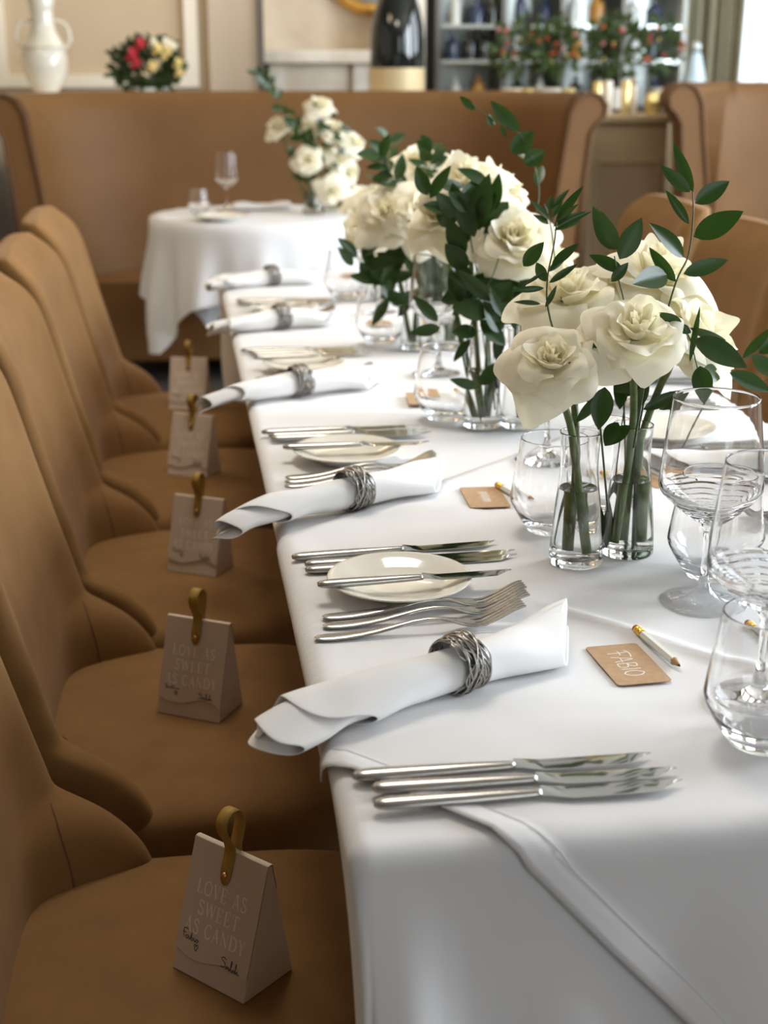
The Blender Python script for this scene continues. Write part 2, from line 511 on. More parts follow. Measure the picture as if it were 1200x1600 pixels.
BACK_XF = [(0.28, -0.150), (0.40, -0.150), (0.432, -0.156), (0.454, -0.170), (0.474, -0.187), (0.488, -0.203), (0.503, -0.228), (0.512, -0.244), (0.520, -0.256), (0.626, -0.285), (0.705, -0.306), (0.85, -0.342), (0.93, -0.372)]
BACK_XI = [(0.28, -0.285), (0.50, -0.290), (0.65, -0.322), (0.77, -0.352), (0.85, -0.368), (0.93, -0.392)]


def make_chair():
    r = thing('dining_chair', '', 'chair', group='tan upholstered chairs around the long table')
    mb = MB(); hy = 0.276
    loops = [superloop(-0.345, 0.125, hy - .012, 0.31, 5), superloop(-0.35, 0.135, hy, 0.33, 5), superloop(-0.35, 0.137, hy, 0.385, 5),
             superloop(-0.35, 0.132, hy - .004, 0.408, 4.6), superloop(-0.34, 0.118, hy - 0.016, 0.4225, 4.2),
             superloop(-0.32, 0.09, hy - 0.045, 0.4285, 3.6), superloop(-0.28, 0.04, hy - 0.10, 0.431, 3), superloop(-0.2, -0.05, hy - 0.2, 0.432, 2.5)]
    mb.loft(loops)
    mb.build('seat', 'suede', r, subsurf=1)
    mb = MB(); loops = []
    zs = [0.28, 0.34, 0.40, 0.425, 0.445, 0.465, 0.482, 0.496, 0.508, 0.516, 0.524, 0.535, 0.57, 0.63, 0.70, 0.77, 0.83, 0.875, 0.905, 0.925, 0.935]
    for z in zs:
        xf, xi = interp(BACK_XF, z), interp(BACK_XI, z); xb = xi - 0.085
        wdt = 0.272 - 0.022 * smooth(0.5, 0.93, z); tk = 0.075
        tp = smooth(0.88, 0.935, z)
        wdt -= 0.03 * tp ** 2; cx = (xi + xb) / 2 - 0.012 * tp
        half = [(xb, 0.0), (xb, wdt * .5), (xb + .006, wdt - .06), (xb + .028, wdt - .012), (xb + .065, wdt), ((xb + .065 + xf) / 2, wdt + .002), (xf - .012, wdt - .002),
                (xf, wdt - .018), (xf - .006, wdt - tk * .55), ((xi * .6 + xf * .4), wdt - tk * .92), (xi + .004, wdt - tk - .03), (xi, wdt * .35), (xi - .004, 0.0)]
        L1 = [Vector((x + (cx - x) * tp * .55, y, z)) for x, y in half]
        L2 = [Vector((p.x, -p.y, p.z)) for p in reversed(L1[1:-1])]
        loops.append(L1 + L2)
    mb.loft(loops)
    bk = mb.build('backrest', 'suede', r, subsurf=2)
    bpy.context.view_layer.update(); ev = bk.evaluated_get(bpy.context.evaluated_depsgraph_get())
    for s in (-1, 1):                                                   # seam where the wing meets the inner back
        pts = []
        for z in (0.42, 0.435, 0.45, 0.465, 0.48, 0.495, 0.508, 0.516):
            xm = -0.242 - 0.012 * smooth(.43, .52, z)
            o_, d_ = Vector((xm + .06, 0, z)), Vector((-.06, s * 0.2025, 0)).normalized()
            hit, q_, n_, _i = ev.ray_cast(o_, d_)
            if hit: pts.append(q_)
        MB().tube(pts, 0.0015, 6).build('seam', 'seam', r)
    for s in (-1, 1):
        mb = MB()
        for i in range(40):
            z = 0.33 + 0.0145 * i
            xi = interp(BACK_XI, z); wdt = 0.272 - 0.022 * smooth(0.5, 0.93, z)
            mb.sphere((xi - 0.085 + 0.036, s * (wdt - 0.009), z), 0.0048, 8, 5)
        mb.build('nailhead_trim', 'nail', r)
    for x in (-0.30, 0.06):
        for s in (-1, 1):
            MB().loft([[Vector((x + a * t, s * 0.21 + b * t, z)) for a, b in ((-1, -1), (1, -1), (1, 1), (-1, 1))] for z, t in ((0, .014), (.315, .022))]).build('leg', 'dark_wood', r, smooth=False)
    return r


CH = 'tan upholstered chairs around the long table'
chair = make_chair(); used = []
ord5 = ['nearest the camera', 'second from the camera', 'third from the camera', 'fourth from the camera', 'farthest from the camera']
for i, y in enumerate((0.31, 0.92, 1.505, 2.105, 2.715)):
    put(chair, used, (0, y, 0), 0, 'tan suede high-backed dining chair on the left side of the table, ' + ord5[i], CH)
for i, y in enumerate((1.62, 2.22, 2.83)):
    put(chair, used, (W, y, 0), PI, 'tan suede high-backed dining chair on the right side behind the roses, ' + ['nearest of three', 'middle of three', 'farthest of three'][i], CH)

# ------------------------------------------------------------------ curved banquettes
def bench(name, label, xl, xr, yf, yb, ht, cap_left=True, cap_right=True):
    r = thing(name, label, 'bench', (0, 0, 0), group='tan curved banquettes at the back')
    R = 0.42
    path = []                                                           # inner line of the back, left to right
    def arc(cx, cy, a0, a1, k): return [(cx + R * math.cos(a0 + (a1 - a0) * i / k), cy + R * math.sin(a0 + (a1 - a0) * i / k)) for i in range(k + 1)]
    path += [(xl, yf), (xl, yf + .1)] + arc(xl + R, yb - R, PI, PI / 2, 10)[0:]
    m = 8; x0, x1 = xl + R, xr - R
    path += [(x0 + (x1 - x0) * i / m, yb) for i in range(1, m)]
    path += arc(xr - R, yb - R, PI / 2, 0, 10) + [(xr, yf + .1), (xr, yf)]
    # cross-section: (outward, z)
    pr = [(0.0, 0.12), (0.0, 0.44), (0.02, 0.62), (0.045, 0.82), (0.065, 0.96), (0.085, ht - 0.075), (0.115, ht - 0.02), (0.16, ht), (0.205, ht - 0.012), (0.232, ht - 0.05),
          (0.225, ht - 0.095), (0.195, ht - 0.12), (0.17, ht - 0.16), (0.15, 0.82), (0.13, 0.5), (0.13, 0.12)]
    mb = MB(); loops = []
    for i, (x, y) in enumerate(path):
        a, b = path[max(i - 1, 0)], path[min(i + 1, len(path) - 1)]
        d = Vector((b[0] - a[0], b[1] - a[1], 0)).normalized(); nrm = Vector((-d.y, d.x, 0))
        loops.append([Vector((x, y, z)) + nrm * o for o, z in pr])
    mb.loft(loops)
    mb.build('backrest', 'bench', r, angle=50)
    # piping that outlines the scrolled end faces, and its nails
    for e, s in ((0, 1), (-1, -1)):
        if (e == 0 and not cap_left) or (e == -1 and not cap_right): continue
        L_ = loops[e]; c = sum(L_, Vector()) / len(L_)
        ring = [p + Vector((0, -0.004, 0)) for p in L_[1:-1]]
        MB().tube(ring, 0.009, 6).build('piping', 'seam', r)
    mb = MB()
    sp = [(xl + 0.01, yf + 0.02), (xr - 0.01, yf + 0.02), (xr - 0.01, yb - R), (xr - R, yb - 0.005), (xl + R, yb - 0.005), (xl + 0.01, yb - R)]
    mb.loft([[Vector((x, y, z)) for x, y in sp] for z in (0.10, 0.44)])
    mb.build('seat', 'bench', r, angle=40, bevel=0.03)
    return r


b1 = bench('banquette', 'long tan leather banquette with scrolled ends behind the small table', -0.58, 1.43, 4.98, 5.45, 1.165)
b2 = bench('banquette', 'tan leather banquette at the right, beyond the console with gold candles', 2.18, 3.62, 5.05, 5.5, 1.20)

# ------------------------------------------------------------------ small table with its own cloth
T2 = Vector((0.195, 4.47, 0)); R2 = 0.395
t2 = thing('side_table', 'small round table under a white cloth, in front of the banquette', 'table', T2)
MB().lathe([(0, .715), (R2 - .012, .715), (R2 - .012, .743), (0, .743)], 40).build('tabletop', 'board', t2, angle=40)
MB().lathe([(0, .03), (.04, .03), (.04, .715), (0, .715)], 20).build('pedestal', 'dark_metal', t2, angle=40)
MB().lathe([(0, 0), (.22, 0), (.2, .02), (.05, .03), (0, .03)], 24).build('base', 'dark_metal', t2, angle=40)
mb = MB(); na, nr = 120, 26


def t2cloth(s, t):
    a = 2 * PI * s
    half = 0.66                                                          # square cloth, turned so a corner points left
    ar = a + math.radians(20)
    edge = half / max(abs(math.cos(ar)), abs(math.sin(ar)))
    edge = min(edge, 0.86)
    rr = t * edge
    q = RAD * PI / 2
    if rr <= R2 - RAD: return (rr * math.cos(a), rr * math.sin(a), TZ + 0.0007 * noise.noise(Vector((rr * math.cos(a) * 6, rr * math.sin(a) * 6, 3))))
    o, d = fold(rr - (R2 - RAD))
    h = smooth(0.0, 0.35, d)
    rad = R2 - RAD + o + h * (0.03 + 0.028 * math.sin(a * 11 + 0.5) + 0.012 * math.sin(a * 23))
    return (rad * math.cos(a), rad * math.sin(a), TZ - d)


mb.grid(t2cloth, na, nr)
o = tag(mb.build('tablecloth', 'cloth'), 'white cloth with a hanging corner on the small round table', 'tablecloth', 'white tablecloths')
o.location = T2

# ------------------------------------------------------------------ glassware
def make_tumbler():
    r = thing('tumbler', '', 'glass', group='stemless tumblers')
    out = [(0, 0.0), (0.026, 0.0), (0.0292, 0.0015), (0.0335, 0.007), (0.043, 0.022), (0.0485, 0.032), (0.0505, 0.039), (0.0505, 0.044), (0.0485, 0.058), (0.0450, 0.08), (0.0418, 0.100), (0.0403, 0.110), (0.0401, 0.1115)]
    inn = [(0.0394, 0.1125), (0.0389, 0.1120), (0.03885, 0.1112), (0.0390, 0.110), (0.0405, 0.100), (0.0437, 0.08), (0.0472, 0.058), (0.0491, 0.044), (0.0490, 0.040), (0.0470, 0.0335), (0.041, 0.024), (0.030, 0.012), (0.02, 0.009), (0, 0.008)]
    out[1:] = [(p.x, p.z) for p in catmull([(a, 0, b) for a, b in out[1:]], 3)]
    MB().lathe(out + inn, 56).build('glass_wall', 'glass', r)
    return r


def make_wine():
    r = thing('wine_glass', '', 'glass', group='stemmed wine glasses')
    MB().lathe([(0, 0.0), (0.0430, 0.0), (0.0436, 0.0012), (0.0428, 0.0022), (0.03, 0.0036), (0.016, 0.007), (0.0085, 0.014), (0.0052, 0.025), (0.0042, 0.0299), (0, 0.0299)], 56).build('foot', 'glass', r)
    MB().lathe([(0, 0.03), (0.0042, 0.03), (0.0036, 0.042), (0.0036, 0.066), (0.0044, 0.077), (0.0068, 0.0849), (0, 0.0849)], 24).build('stem', 'glass', r)
    prof = [(0, 0.085), (0.0068, 0.085)] + [(0.0068 + (0.0495 - 0.0068) * t, 0.085 + 0.0345 * t ** 1.25) for t in [i / 34 for i in range(1, 35)]]
    prof += [(0.0508, 0.1232), (0.0510, 0.128), (0.0503, 0.138), (0.0484, 0.160), (0.0452, 0.188), (0.0430, 0.206), (0.0423, 0.2115), (0.0420, 0.2135)]
    inn = [(0.0416, 0.2143), (0.0412, 0.2140), (0.0411, 0.2134), (0.0414, 0.2115), (0.0421, 0.206), (0.0442, 0.188), (0.0474, 0.160), (0.0493, 0.138), (0.0498, 0.128), (0.0491, 0.1238), (0.0475, 0.1195), (0.035, 0.108), (0.02, 0.097), (0.009, 0.0900), (0, 0.0885)]

    def rip(R, z, a):
        k = smooth(0.087, 0.096, z) * (1 - smooth(0.1195, 0.1245, z))
        g = math.sin(z * 1150 + 1.4 * math.sin(a * 2) + 0.8 * math.sin(a * 5 + 1)) * 0.0011 * k if R > 0.008 else 0
        return R + g * 0.7, z - g * 0.6
    MB().lathe(prof + inn, 72, fn=rip).build('bowl', 'glass', r)
    return r


tum = make_tumbler(); used = []
TG = 'stemless tumblers'
for x, y, lab in ((0.352, 0.115, 'clear stemless tumbler at the right frame edge, nearest the camera'),
                  (0.453, 0.497, 'clear stemless tumbler behind the first wine glass stem'),
                  (0.322, 0.672, 'clear stemless tumbler just left of the front flower vases'),
                  (0.398, 0.735, 'clear stemless tumbler seen behind the front flower vases'),
                  (0.300, 1.235, 'clear stemless tumbler over the blank kraft card, left of the middle vases'),
                  (0.288, 1.865, 'blurred tumbler at the fourth place setting, left of the third vases'),
                  (0.285, 2.43, 'blurred tumbler at the far end of the long table')):
    put(tum, used, (x, y, TZ + .0045), 0, lab, TG)
wine = make_wine(); used = []
WG = 'stemmed wine glasses'
for x, y, lab in ((0.413, 0.421, 'whole wine glass with rippled lower bowl, right of the front vases'),
                  (0.376, 0.187, 'wine glass cut by the right frame edge, rippled bowl, nearest the camera'),
                  (0.392, 0.975, 'rippled wine glass half hidden behind the front left rose'),
                  (0.345, 1.56, 'blurred wine glass beside the middle vases'),
                  (0.330, 2.20, 'blurred wine glass at the fourth place setting')):
    put(wine, used, (x, y, TZ + .0045), 0.7, lab, WG)
# glasses on the small table
g = copy_tree(wine); g.location = (0.09, 4.585, TZ + .002); g['label'] = 'wine glass standing on the small round table'
g = copy_tree(tum); g.location = (-0.015, 4.48, TZ + .002); g.scale = (.8, .8, .8); g['label'] = 'short tumbler standing on the small round table'

def on_cloth(x, y, h):
    """tops of things standing h above the cloth were measured on the cloth plane: slide them to where they stand"""
    k = h / (CAM.z - TZ)
    return x - k * (x - CAM.x), y - k * (y - CAM.y)


# ------------------------------------------------------------------ bread plates
def make_plate():
    mb = MB()
    mb.lathe([(0, 0.003), (0.036, 0.003), (0.039, 0.0), (0.043, 0.0), (0.045, 0.004), (0.060, 0.0095), (0.074, 0.0145), (0.0755, 0.0158), (0.0748, 0.0168), (0.071, 0.0162), (0.060, 0.0128), (0.050, 0.0085), (0.044, 0.0068), (0.02, 0.0062), (0, 0.0062)], 64)
    return tag(mb.build('bread_plate', 'porcelain'), '', 'plate', 'ivory bread plates')


plate = make_plate(); used = []
for i, (x, y) in enumerate(((0.121, 0.549), (0.128, 1.087), (0.123, 1.717), (0.135, 2.36))):
    x, y = on_cloth(x, y, 0.017)
    put(plate, used, (x, y, TZ + .0035), 0, 'ivory bread plate with a butter knife across it, ' + ['nearest of four', 'second of four from the camera', 'third of four from the camera', 'farthest of four'][i], 'ivory bread plates')
o = copy_tree(plate); o.location = (0.06, 4.24, TZ + .002); o['label'] = 'side plate at the front of the small round table'
tag(o, None, None, 'ivory bread plates'); o.scale = (1.35, 1.35, 1.2)
o = copy_tree(plate); o.location = (0.60, 1.08, TZ + .0035); o['label'] = 'side plate across the table seen past the rose stems'

# ------------------------------------------------------------------ cutlery
def make_knife(name, cat, ln, grp):
    r = thing(name, '', cat, group=grp)
    h = ln * 0.53; NW = 0.88
    prof = [(0.0, 0.0035, 0.0020), (0.003, 0.0066, 0.0034), (0.010, 0.0086, 0.0042), (0.025, 0.0092, 0.0044), (h * .55, 0.0080, 0.0040), (h * .85, 0.0062, 0.0035), (h * .97, 0.0052, 0.0032), (h, 0.0046, 0.0028)]
    MB().loft([[Vector((x, NW * b * math.cos(2 * PI * k / 16), 0.0046 + c * math.sin(2 * PI * k / 16))) for k in range(16)] for x, b, c in prof]).build('handle', 'steel', r)
    bl = ln - h; loops = []
    for t in (0.0, 0.04, 0.10, 0.2, 0.4, 0.6, 0.8, 0.9, 0.96, 1.0):
        x = h + bl * t
        top = 0.0048 + 0.0022 * smooth(0.02, 0.12, t)
        bot = -0.0046 - 0.0048 * smooth(0.04, 0.18, t)
        e = smooth(0.72, 1.0, t)
        bot = bot + (top - bot - 0.001) * e ** 1.6
        th = 0.0022 * (1 - smooth(0, 0.15, t)) + 0.0009
        z = 0.0046 - 0.0012 * smooth(0, .2, t)
        m_ = (top + bot) / 2
        loops.append([Vector((x, top, z + th)), Vector((x, m_, z + th * .8)), Vector((x, bot, z + .0002)), Vector((x, bot, z - .0002)), Vector((x, m_, z - th * .8)), Vector((x, top, z - th))])
    MB().loft(loops).build('blade', 'mirror_steel', r, angle=40)
    return r


def make_fork():
    mb = MB(); zc = lambda x: 0.0022 + 0.0105 * math.exp(-((x - 0.112) / 0.046) ** 2) + 0.020 * smooth(0.150, 0.207, x) ** 1.3 - 0.0 * x
    W_ = [(0, .004), (.003, .0078), (.012, .0102), (.03, .0098), (.07, .0062), (.10, .0040), (.122, .0036), (.132, .006), (.142, .0105), (.150, .0122), (.158, .0126)]
    loops = []
    for x in (0, .0015, .004, .009, .016, .03, .045, .06, .08, .095, .11, .122, .128, .134, .142, .150, .158):
        b = interp(W_, x); th = 0.0021 if x < .06 else 0.0021 - .0006 * smooth(.1, .15, x)
        if x < 0.002: th *= .6
        z = zc(x)
        loops.append([Vector((x, b * math.cos(2 * PI * k / 14), z + th * math.sin(2 * PI * k / 14) - (0.003 * (1 - (b * math.cos(2 * PI * k / 14) / .0126) ** 2) if x > .13 else 0) * smooth(.128, .15, x))) for k in range(14)])
    mb.loft(loops)
    for k in range(4):
        yc = (-1.5 + k) * 0.0067; lp = []
        for x in (.155, .165, .18, .195, .203, .206):
            hw = 0.0020 if x < .2 else (0.0016 if x < .205 else .0007)
            z = zc(x) - 0.003 * (1 - smooth(.155, .185, x)) * (1 - (yc / .0126) ** 2)
            lp.append([Vector((x, yc + a * hw, z + b * .0009)) for a, b in ((-1, -1), (1, -1), (1, 1), (-1, 1))])
        mb.loft(lp)
    mb.v = [(x, y * 0.88, z) for x, y, z in mb.v]
    return tag(mb.build('dinner_fork', 'steel', angle=50), '', 'fork', 'steel forks')


KG, FG, BG = 'steel table knives', 'steel forks', 'butter knives on the bread plates'
knife = make_knife('table_knife', 'knife', 0.238, KG); ku = []
bknife = make_knife('butter_knife', 'knife', 0.206, BG); bu = []
fork = make_fork(); fu = []
SETN = ['nearest the camera', 'second from the camera', 'third from the camera', 'fourth from the camera', 'farthest from the camera']
CLZ = TZ + 0.0042


def row(proto, usd, x0, y0, x1, y1, lab, grp, z=CLZ, tilt=0.0, roll=0.0):
    (x0, y0), (x1, y1) = on_cloth(x0, y0, 0.0085), on_cloth(x1, y1, 0.0085)
    a = math.atan2(y1 - y0, x1 - x0)
    put(proto, usd, (x0, y0, z), 0, lab, grp, rot=(roll, tilt, a))


knives = [((0.017, 0.113, 0.256, 0.113), (0.029, 0.092, 0.239, 0.087), (0.027, 0.067, 0.234, 0.067)),
          ((0.012, 0.632, 0.250, 0.652), (0.024, 0.606, 0.234, 0.616), (0.023, 0.587, 0.234, 0.600)),
          ((0.013, 1.205, 0.243, 1.212), (0.022, 1.182, 0.235, 1.186), (0.024, 1.165, 0.235, 1.168)),
          ((0.012, 1.850, 0.25, 1.852), (0.026, 1.826, 0.24, 1.826), (0.03, 1.802, 0.24, 1.804)),
          ((0.03, 2.46, 0.25, 2.46), (0.034, 2.436, 0.25, 2.436), (0.03, 2.412, 0.25, 2.412))]
pos3 = ['far', 'middle', 'near']
for s, trio in enumerate(knives):
    for k, (x0, y0, x1, y1) in enumerate(trio):
        row(knife, ku, x0, y0, x1, y1, pos3[k] + ' one of the three table knives at the left place setting ' + SETN[s], KG)
forks = [((0.028, 0.452, 0.215, 0.462), (0.026, 0.428, 0.216, 0.440), (0.015, 0.398, 0.228, 0.412)),
         ((0.030, 0.962, 0.216, 0.985), (0.028, 0.944, 0.225, 0.966), (0.026, 0.922, 0.232, 0.948)),
         ((0.026, 1.600, 0.222, 1.602), (0.026, 1.577, 0.222, 1.582), (0.02, 1.556, 0.222, 1.560)),
         ((0.03, 2.245, 0.23, 2.25), (0.028, 2.22, 0.23, 2.225), (0.022, 2.196, 0.23, 2.20))]
for s, trio in enumerate(forks):
    for k, (x0, y0, x1, y1) in enumerate(trio):
        row(fork, fu, x0, y0, x1, y1, pos3[k] + ' one of the three forks at the left place setting ' + SETN[s], FG)
for i, (x0, y0, x1, y1) in enumerate(((0.028, 0.500, 0.232, 0.512), (0.034, 1.056, 0.236, 1.056), (0.03, 1.70, 0.23, 1.705), (0.035, 2.34, 0.235, 2.345))):
    row(bknife, bu, x0, y0, x1, y1, 'butter knife lying across the bread plate ' + SETN[i], BG, z=TZ + 0.0035 + 0.0155)

# ------------------------------------------------------------------ rolled napkins and wire rings
def make_napkin(A, B, ring_at, wl, wr, seed, label, grp, lift=0.0, droop=0.0, zbase=TZ):
    """rolled cloth from A (table-edge end) to B; A, B are points on the table"""
    rnd = random.Random(seed)
    A, B = Vector((A[0], A[1], 0)), Vector((B[0], B[1], 0))
    d = (B - A); ln = d.length; d.normalize(); side = Vector((-d.y, d.x, 0))
    turns = 2.05; nphi, nt = 54, 44; side_w = 1.0 if d.x > 0 else -1.0
    ph0 = rnd.uniform(0, 0.5)

    q1, q2 = rnd.uniform(.8, 1.2), rnd.uniform(.8, 1.2)

    def f(s, t):
        # s around the spiral (0 inner .. 1 outer), t along the roll; outer layers stop short of the inner tongue
        phi = -0.35 * PI + ph0 + 2 * PI * turns * (s - 1)
        side_k = math.cos(phi)
        st = 0.22 * q1 * smooth(.45, 1.0, s) + 0.05 * math.sin(phi * 2 + seed) * s + 0.045 * abs(side_k) ** 2 * (1 - s * .5)
        en = 1.0 - 0.05 * q2 * (1 - s) + 0.11 * side_k * math.copysign(1, side_w) * (wr / .04)
        tt = st * (1 - t) + en * t
        dd = tt - ring_at
        fl = smooth(0.05, ring_at + .02, -dd); fr = smooth(0.06, 1 - ring_at, dd)
        aw = 0.0205 + (wl - 0.0205) * fl + (wr - 0.0205) * fr
        bh = 0.0205 - 0.0065 * fl - 0.0085 * fr
        k = 0.56 + 0.44 * s
        cxx = aw * k * side_k; cz = bh * k * math.sin(phi)
        wob = (0.0016 + .004 * fl + .002 * fr) * noise.noise(Vector((tt * 7, phi * .8, seed)))
        p = A + d * (tt * ln) + side * (cxx + 0.006 * math.sin(tt * 5 + seed) + wob * .6)
        z = bh + cz + wob + 0.006 * fl * math.sin(side_k * 3.0 + seed) + fr * lift * (0.35 + .65 * side_k * side_w)
        z = max(z, 0.0006 + 0.001 * (1 - s))
        over = -p.x
        if over > 0 and droop: z -= droop * (over / 0.06) ** 1.6 * 0.030
        return Vector((p.x, p.y, zbase + 0.0045 + z))
    mb = MB(); mb.grid(f, nphi, nt)
    o = mb.build('napkin', 'napkin', subsurf=1, solid=0.0011)
    tag(o, label, 'napkin', grp)
    c = A + d * (ln * ring_at) + side * (0.006 * math.sin(ring_at * 5 + seed))
    return (c, math.atan2(d.y, d.x), zbase + 0.0045 + 0.0205)


def make_ring():
    r = thing('napkin_ring', '', 'napkin ring', group='silver wire napkin rings')
    rnd = random.Random(5); mb = MB(); R = 0.0245
    for k in range(24):
        off = -0.0135 + 0.027 * (k / 23.0); am = rnd.uniform(0.003, 0.010); ph = rnd.uniform(0, 6.28); fr = rnd.choice((1, 1, 2, 2, 3)); rr = R + rnd.uniform(-0.0006, 0.0022)
        pts = []
        for i in range(48):
            a = 2 * PI * i / 48
            x = max(-.0165, min(.0165, off * .8 + am * math.sin(fr * a + ph)))
            q = rr + 0.0008 * math.sin(5 * a + ph) - 0.0012 * (x / .0165) ** 2
            pts.append((x, q * math.cos(a), q * math.sin(a)))
        mb.tube(pts, 0.00085, 5, loop=True)
    mb.build('twisted_wires', 'wire', r)
    MB().lathe([(R - .0012, -.0125), (R - .0002, -.0125), (R - .0002, .0125), (R - .0012, .0125), (R - .0012, -.0125)], 48, T=Matrix.Rotation(PI / 2, 4, 'Y')).build('band', 'dark_core', r, angle=40)
    return r


NG, RG = 'rolled white napkins', 'silver wire napkin rings'
ring = make_ring(); ru = []
naps = [((-0.048, 0.160), (0.246, 0.322), 0.590, 0.052, 0.040, 1, 0.020, 0.35),
        ((-0.066, 0.720), (0.228, 0.865), 0.560, 0.044, 0.036, 2, 0.018, 0.45),
        ((-0.080, 1.375), (0.226, 1.480), 0.550, 0.042, 0.034, 3, 0.016, 0.4),
        ((-0.050, 2.020), (0.215, 2.085), 0.590, 0.040, 0.03, 4, 0.006, 0.4),
        ((-0.040, 2.605), (0.24, 2.685), 0.60, 0.040, 0.03, 5, 0.006, 0.4)]
for i, (a, b, ra, wl, wr, sd, lf, dr) in enumerate(naps):
    c, ang, z = make_napkin(a, b, ra, wl, wr, sd, 'white napkin rolled through a wire ring on the left side, ' + SETN[i], NG, lf, dr)
    put(ring, ru, (c.x, c.y, z + .0035), ang + 0.12, 'silver twisted-wire ring around the rolled napkin on the left side, ' + SETN[i], RG)
opp = [((0.84, 0.800), (0.51, 0.880), 0.5), ((0.84, 1.43), (0.55, 1.48), 0.5), ((0.84, 2.05), (0.55, 2.12), 0.5), ((0.84, 2.66), (0.55, 2.70), 0.5)]
for i, (a, b, ra) in enumerate(opp):
    c, ang, z = make_napkin(a, b, ra, 0.038, 0.04, 11 + i, 'white rolled napkin on the far right side of the table, ' + ['nearest of four', 'second of four', 'third of four', 'farthest of four'][i], NG, 0.012)
    put(ring, ru, (c.x, c.y, z + .0035), ang, 'wire ring around the right side napkin, ' + ['nearest of four', 'second of four', 'third of four', 'farthest of four'][i], RG)
# cutlery of the right side settings, handles towards the right edge
ro = ['nearest visible', 'second visible', 'third visible']
for s, (yk, yf) in enumerate(((0.985, 0.70), (1.59, 1.32), (2.22, 1.93))):
    for k in range(3):
        row(knife, ku, 0.76, yk + .024 * k, 0.53, yk + .024 * k, pos3[2 - k] + ' one of three knives on the right side of the table, ' + ro[s], KG)
        row(fork, fu, 0.76, yf - .024 * k, 0.56, yf - .024 * k, pos3[k] + ' one of three forks on the right side of the table, ' + ro[s], FG)

# ------------------------------------------------------------------ place cards with white handwriting, pencils
def ribbon(mb, pts, wd, z, T=None, k=5, th=None):
    """flat brush stroke through 2D points"""
    P = catmull([(x, y, 0) for x, y in pts], k) if len(pts) > 2 else [Vector((x, y, 0)) for x, y in pts]
    vs, fs = [], []
    for i, p in enumerate(P):
        d = (P[min(i + 1, len(P) - 1)] - P[max(i - 1, 0)]); d.normalize(); nn = Vector((-d.y, d.x, 0))
        hw = wd / 2
        vs += [p + nn * hw + Vector((0, 0, z)), p - nn * hw + Vector((0, 0, z))]
    for i in range(len(P) - 1): fs.append((2 * i, 2 * i + 1, 2 * i + 3, 2 * i + 2))
    mb.add(vs, fs, T); return mb


HAND = {  # hand-printed capitals in a 1-high box, (advance, strokes)
    'F': (0.62, [[(0.22, 0.0), (0.20, 0.5), (0.16, 0.92)], [(-0.05, 0.86), (0.16, 0.98), (0.55, 0.98), (0.72, 0.9)], [(0.02, 0.52), (0.22, 0.54), (0.45, 0.52)]]),
    'A': (0.66, [[(0.0, 0.0), (0.16, 0.5), (0.30, 0.92), (0.42, 0.5), (0.55, 0.0)], [(0.02, 0.34), (0.30, 0.38), (0.6, 0.34)]]),
    'B': (0.58, [[(0.08, 0.0), (0.08, 0.92)], [(0.08, 0.9), (0.36, 0.86), (0.38, 0.62), (0.10, 0.48)], [(0.10, 0.48), (0.46, 0.40), (0.44, 0.06), (0.06, 0.02)]]),
    'I': (0.26, [[(0.10, 0.0), (0.12, 0.9)]]),
    'O': (0.62, [[(0.30, 0.9), (0.08, 0.66), (0.08, 0.22), (0.30, 0.0), (0.52, 0.22), (0.52, 0.66), (0.30, 0.9), (0.2, 0.86)]]),
}


def make_card(name_txt):
    r = thing('place_card', '', 'card', group='kraft place cards')
    a, b, rc = 0.044, 0.0255, 0.004
    pts = []
    for cx, cy, s in ((a - rc, b - rc, 0), (-a + rc, b - rc, 1), (-a + rc, -b + rc, 2), (a - rc, -b + rc, 3)):
        for k in range(6):
            t = PI / 2 * (s + k / 5); pts.append((cx + rc * math.cos(t), cy + rc * math.sin(t)))
    MB().loft([[Vector((x, y, z)) for x, y in pts] for z in (0.0, 0.0007)]).build('card_stock', 'kraft', r, smooth=False)
    mb = MB()
    if name_txt:
        sc = 0.0205; tot = sum(HAND[c][0] for c in name_txt) * sc; x = -tot / 2
        for c in name_txt:
            adv, st = HAND[c]
            for s in st: ribbon(mb, [(x + px * sc, -0.0105 + py * sc) for px, py in s], 0.0011, 0.00085)
            x += adv * sc
    else:                                                              # too blurred to read: a scribbled pair of lines
        rnd = random.Random(4)
        for k in range(5):
            x = -0.022 + k * 0.009
            ribbon(mb, [(x, -.006), (x + .003, .007 + rnd.uniform(-.002, .002)), (x + .006, -.004), (x + .008, .005)], 0.0012, 0.00085)
    mb.build('handwriting', 'white_ink', r)
    return r


CG = 'kraft place cards'
fab = make_card('FABIO'); fab.location = (*on_cloth(0.2935, 0.291, .005), TZ + .0052); fab.rotation_euler = (0.0, 0, math.radians(-86.5)); fab['label'] = 'kraft place card with FABIO handwritten in white'
scr = make_card(None); cu = []
for i, (x, y, a) in enumerate(((0.274, 0.828, -92), (0.290, 1.392, -95), (0.312, 2.052, -90), (0.345, 2.77, -92))):
    x, y = on_cloth(x, y, .005)
    put(scr, cu, (x, y, TZ + .0050), math.radians(a), 'kraft place card with blurred white writing on the left side, ' + SETN[i + 1], CG)
for i, (x, y, a) in enumerate(((0.468, 0.300, 92), (0.518, 0.865, 96), (0.50, 1.48, 90))):
    put(scr, cu, (x, y, TZ + .0050), math.radians(a), 'kraft place card facing the right side, ' + ['cut by the frame edge', 'behind the front vases', 'behind the middle vases'][i], CG)


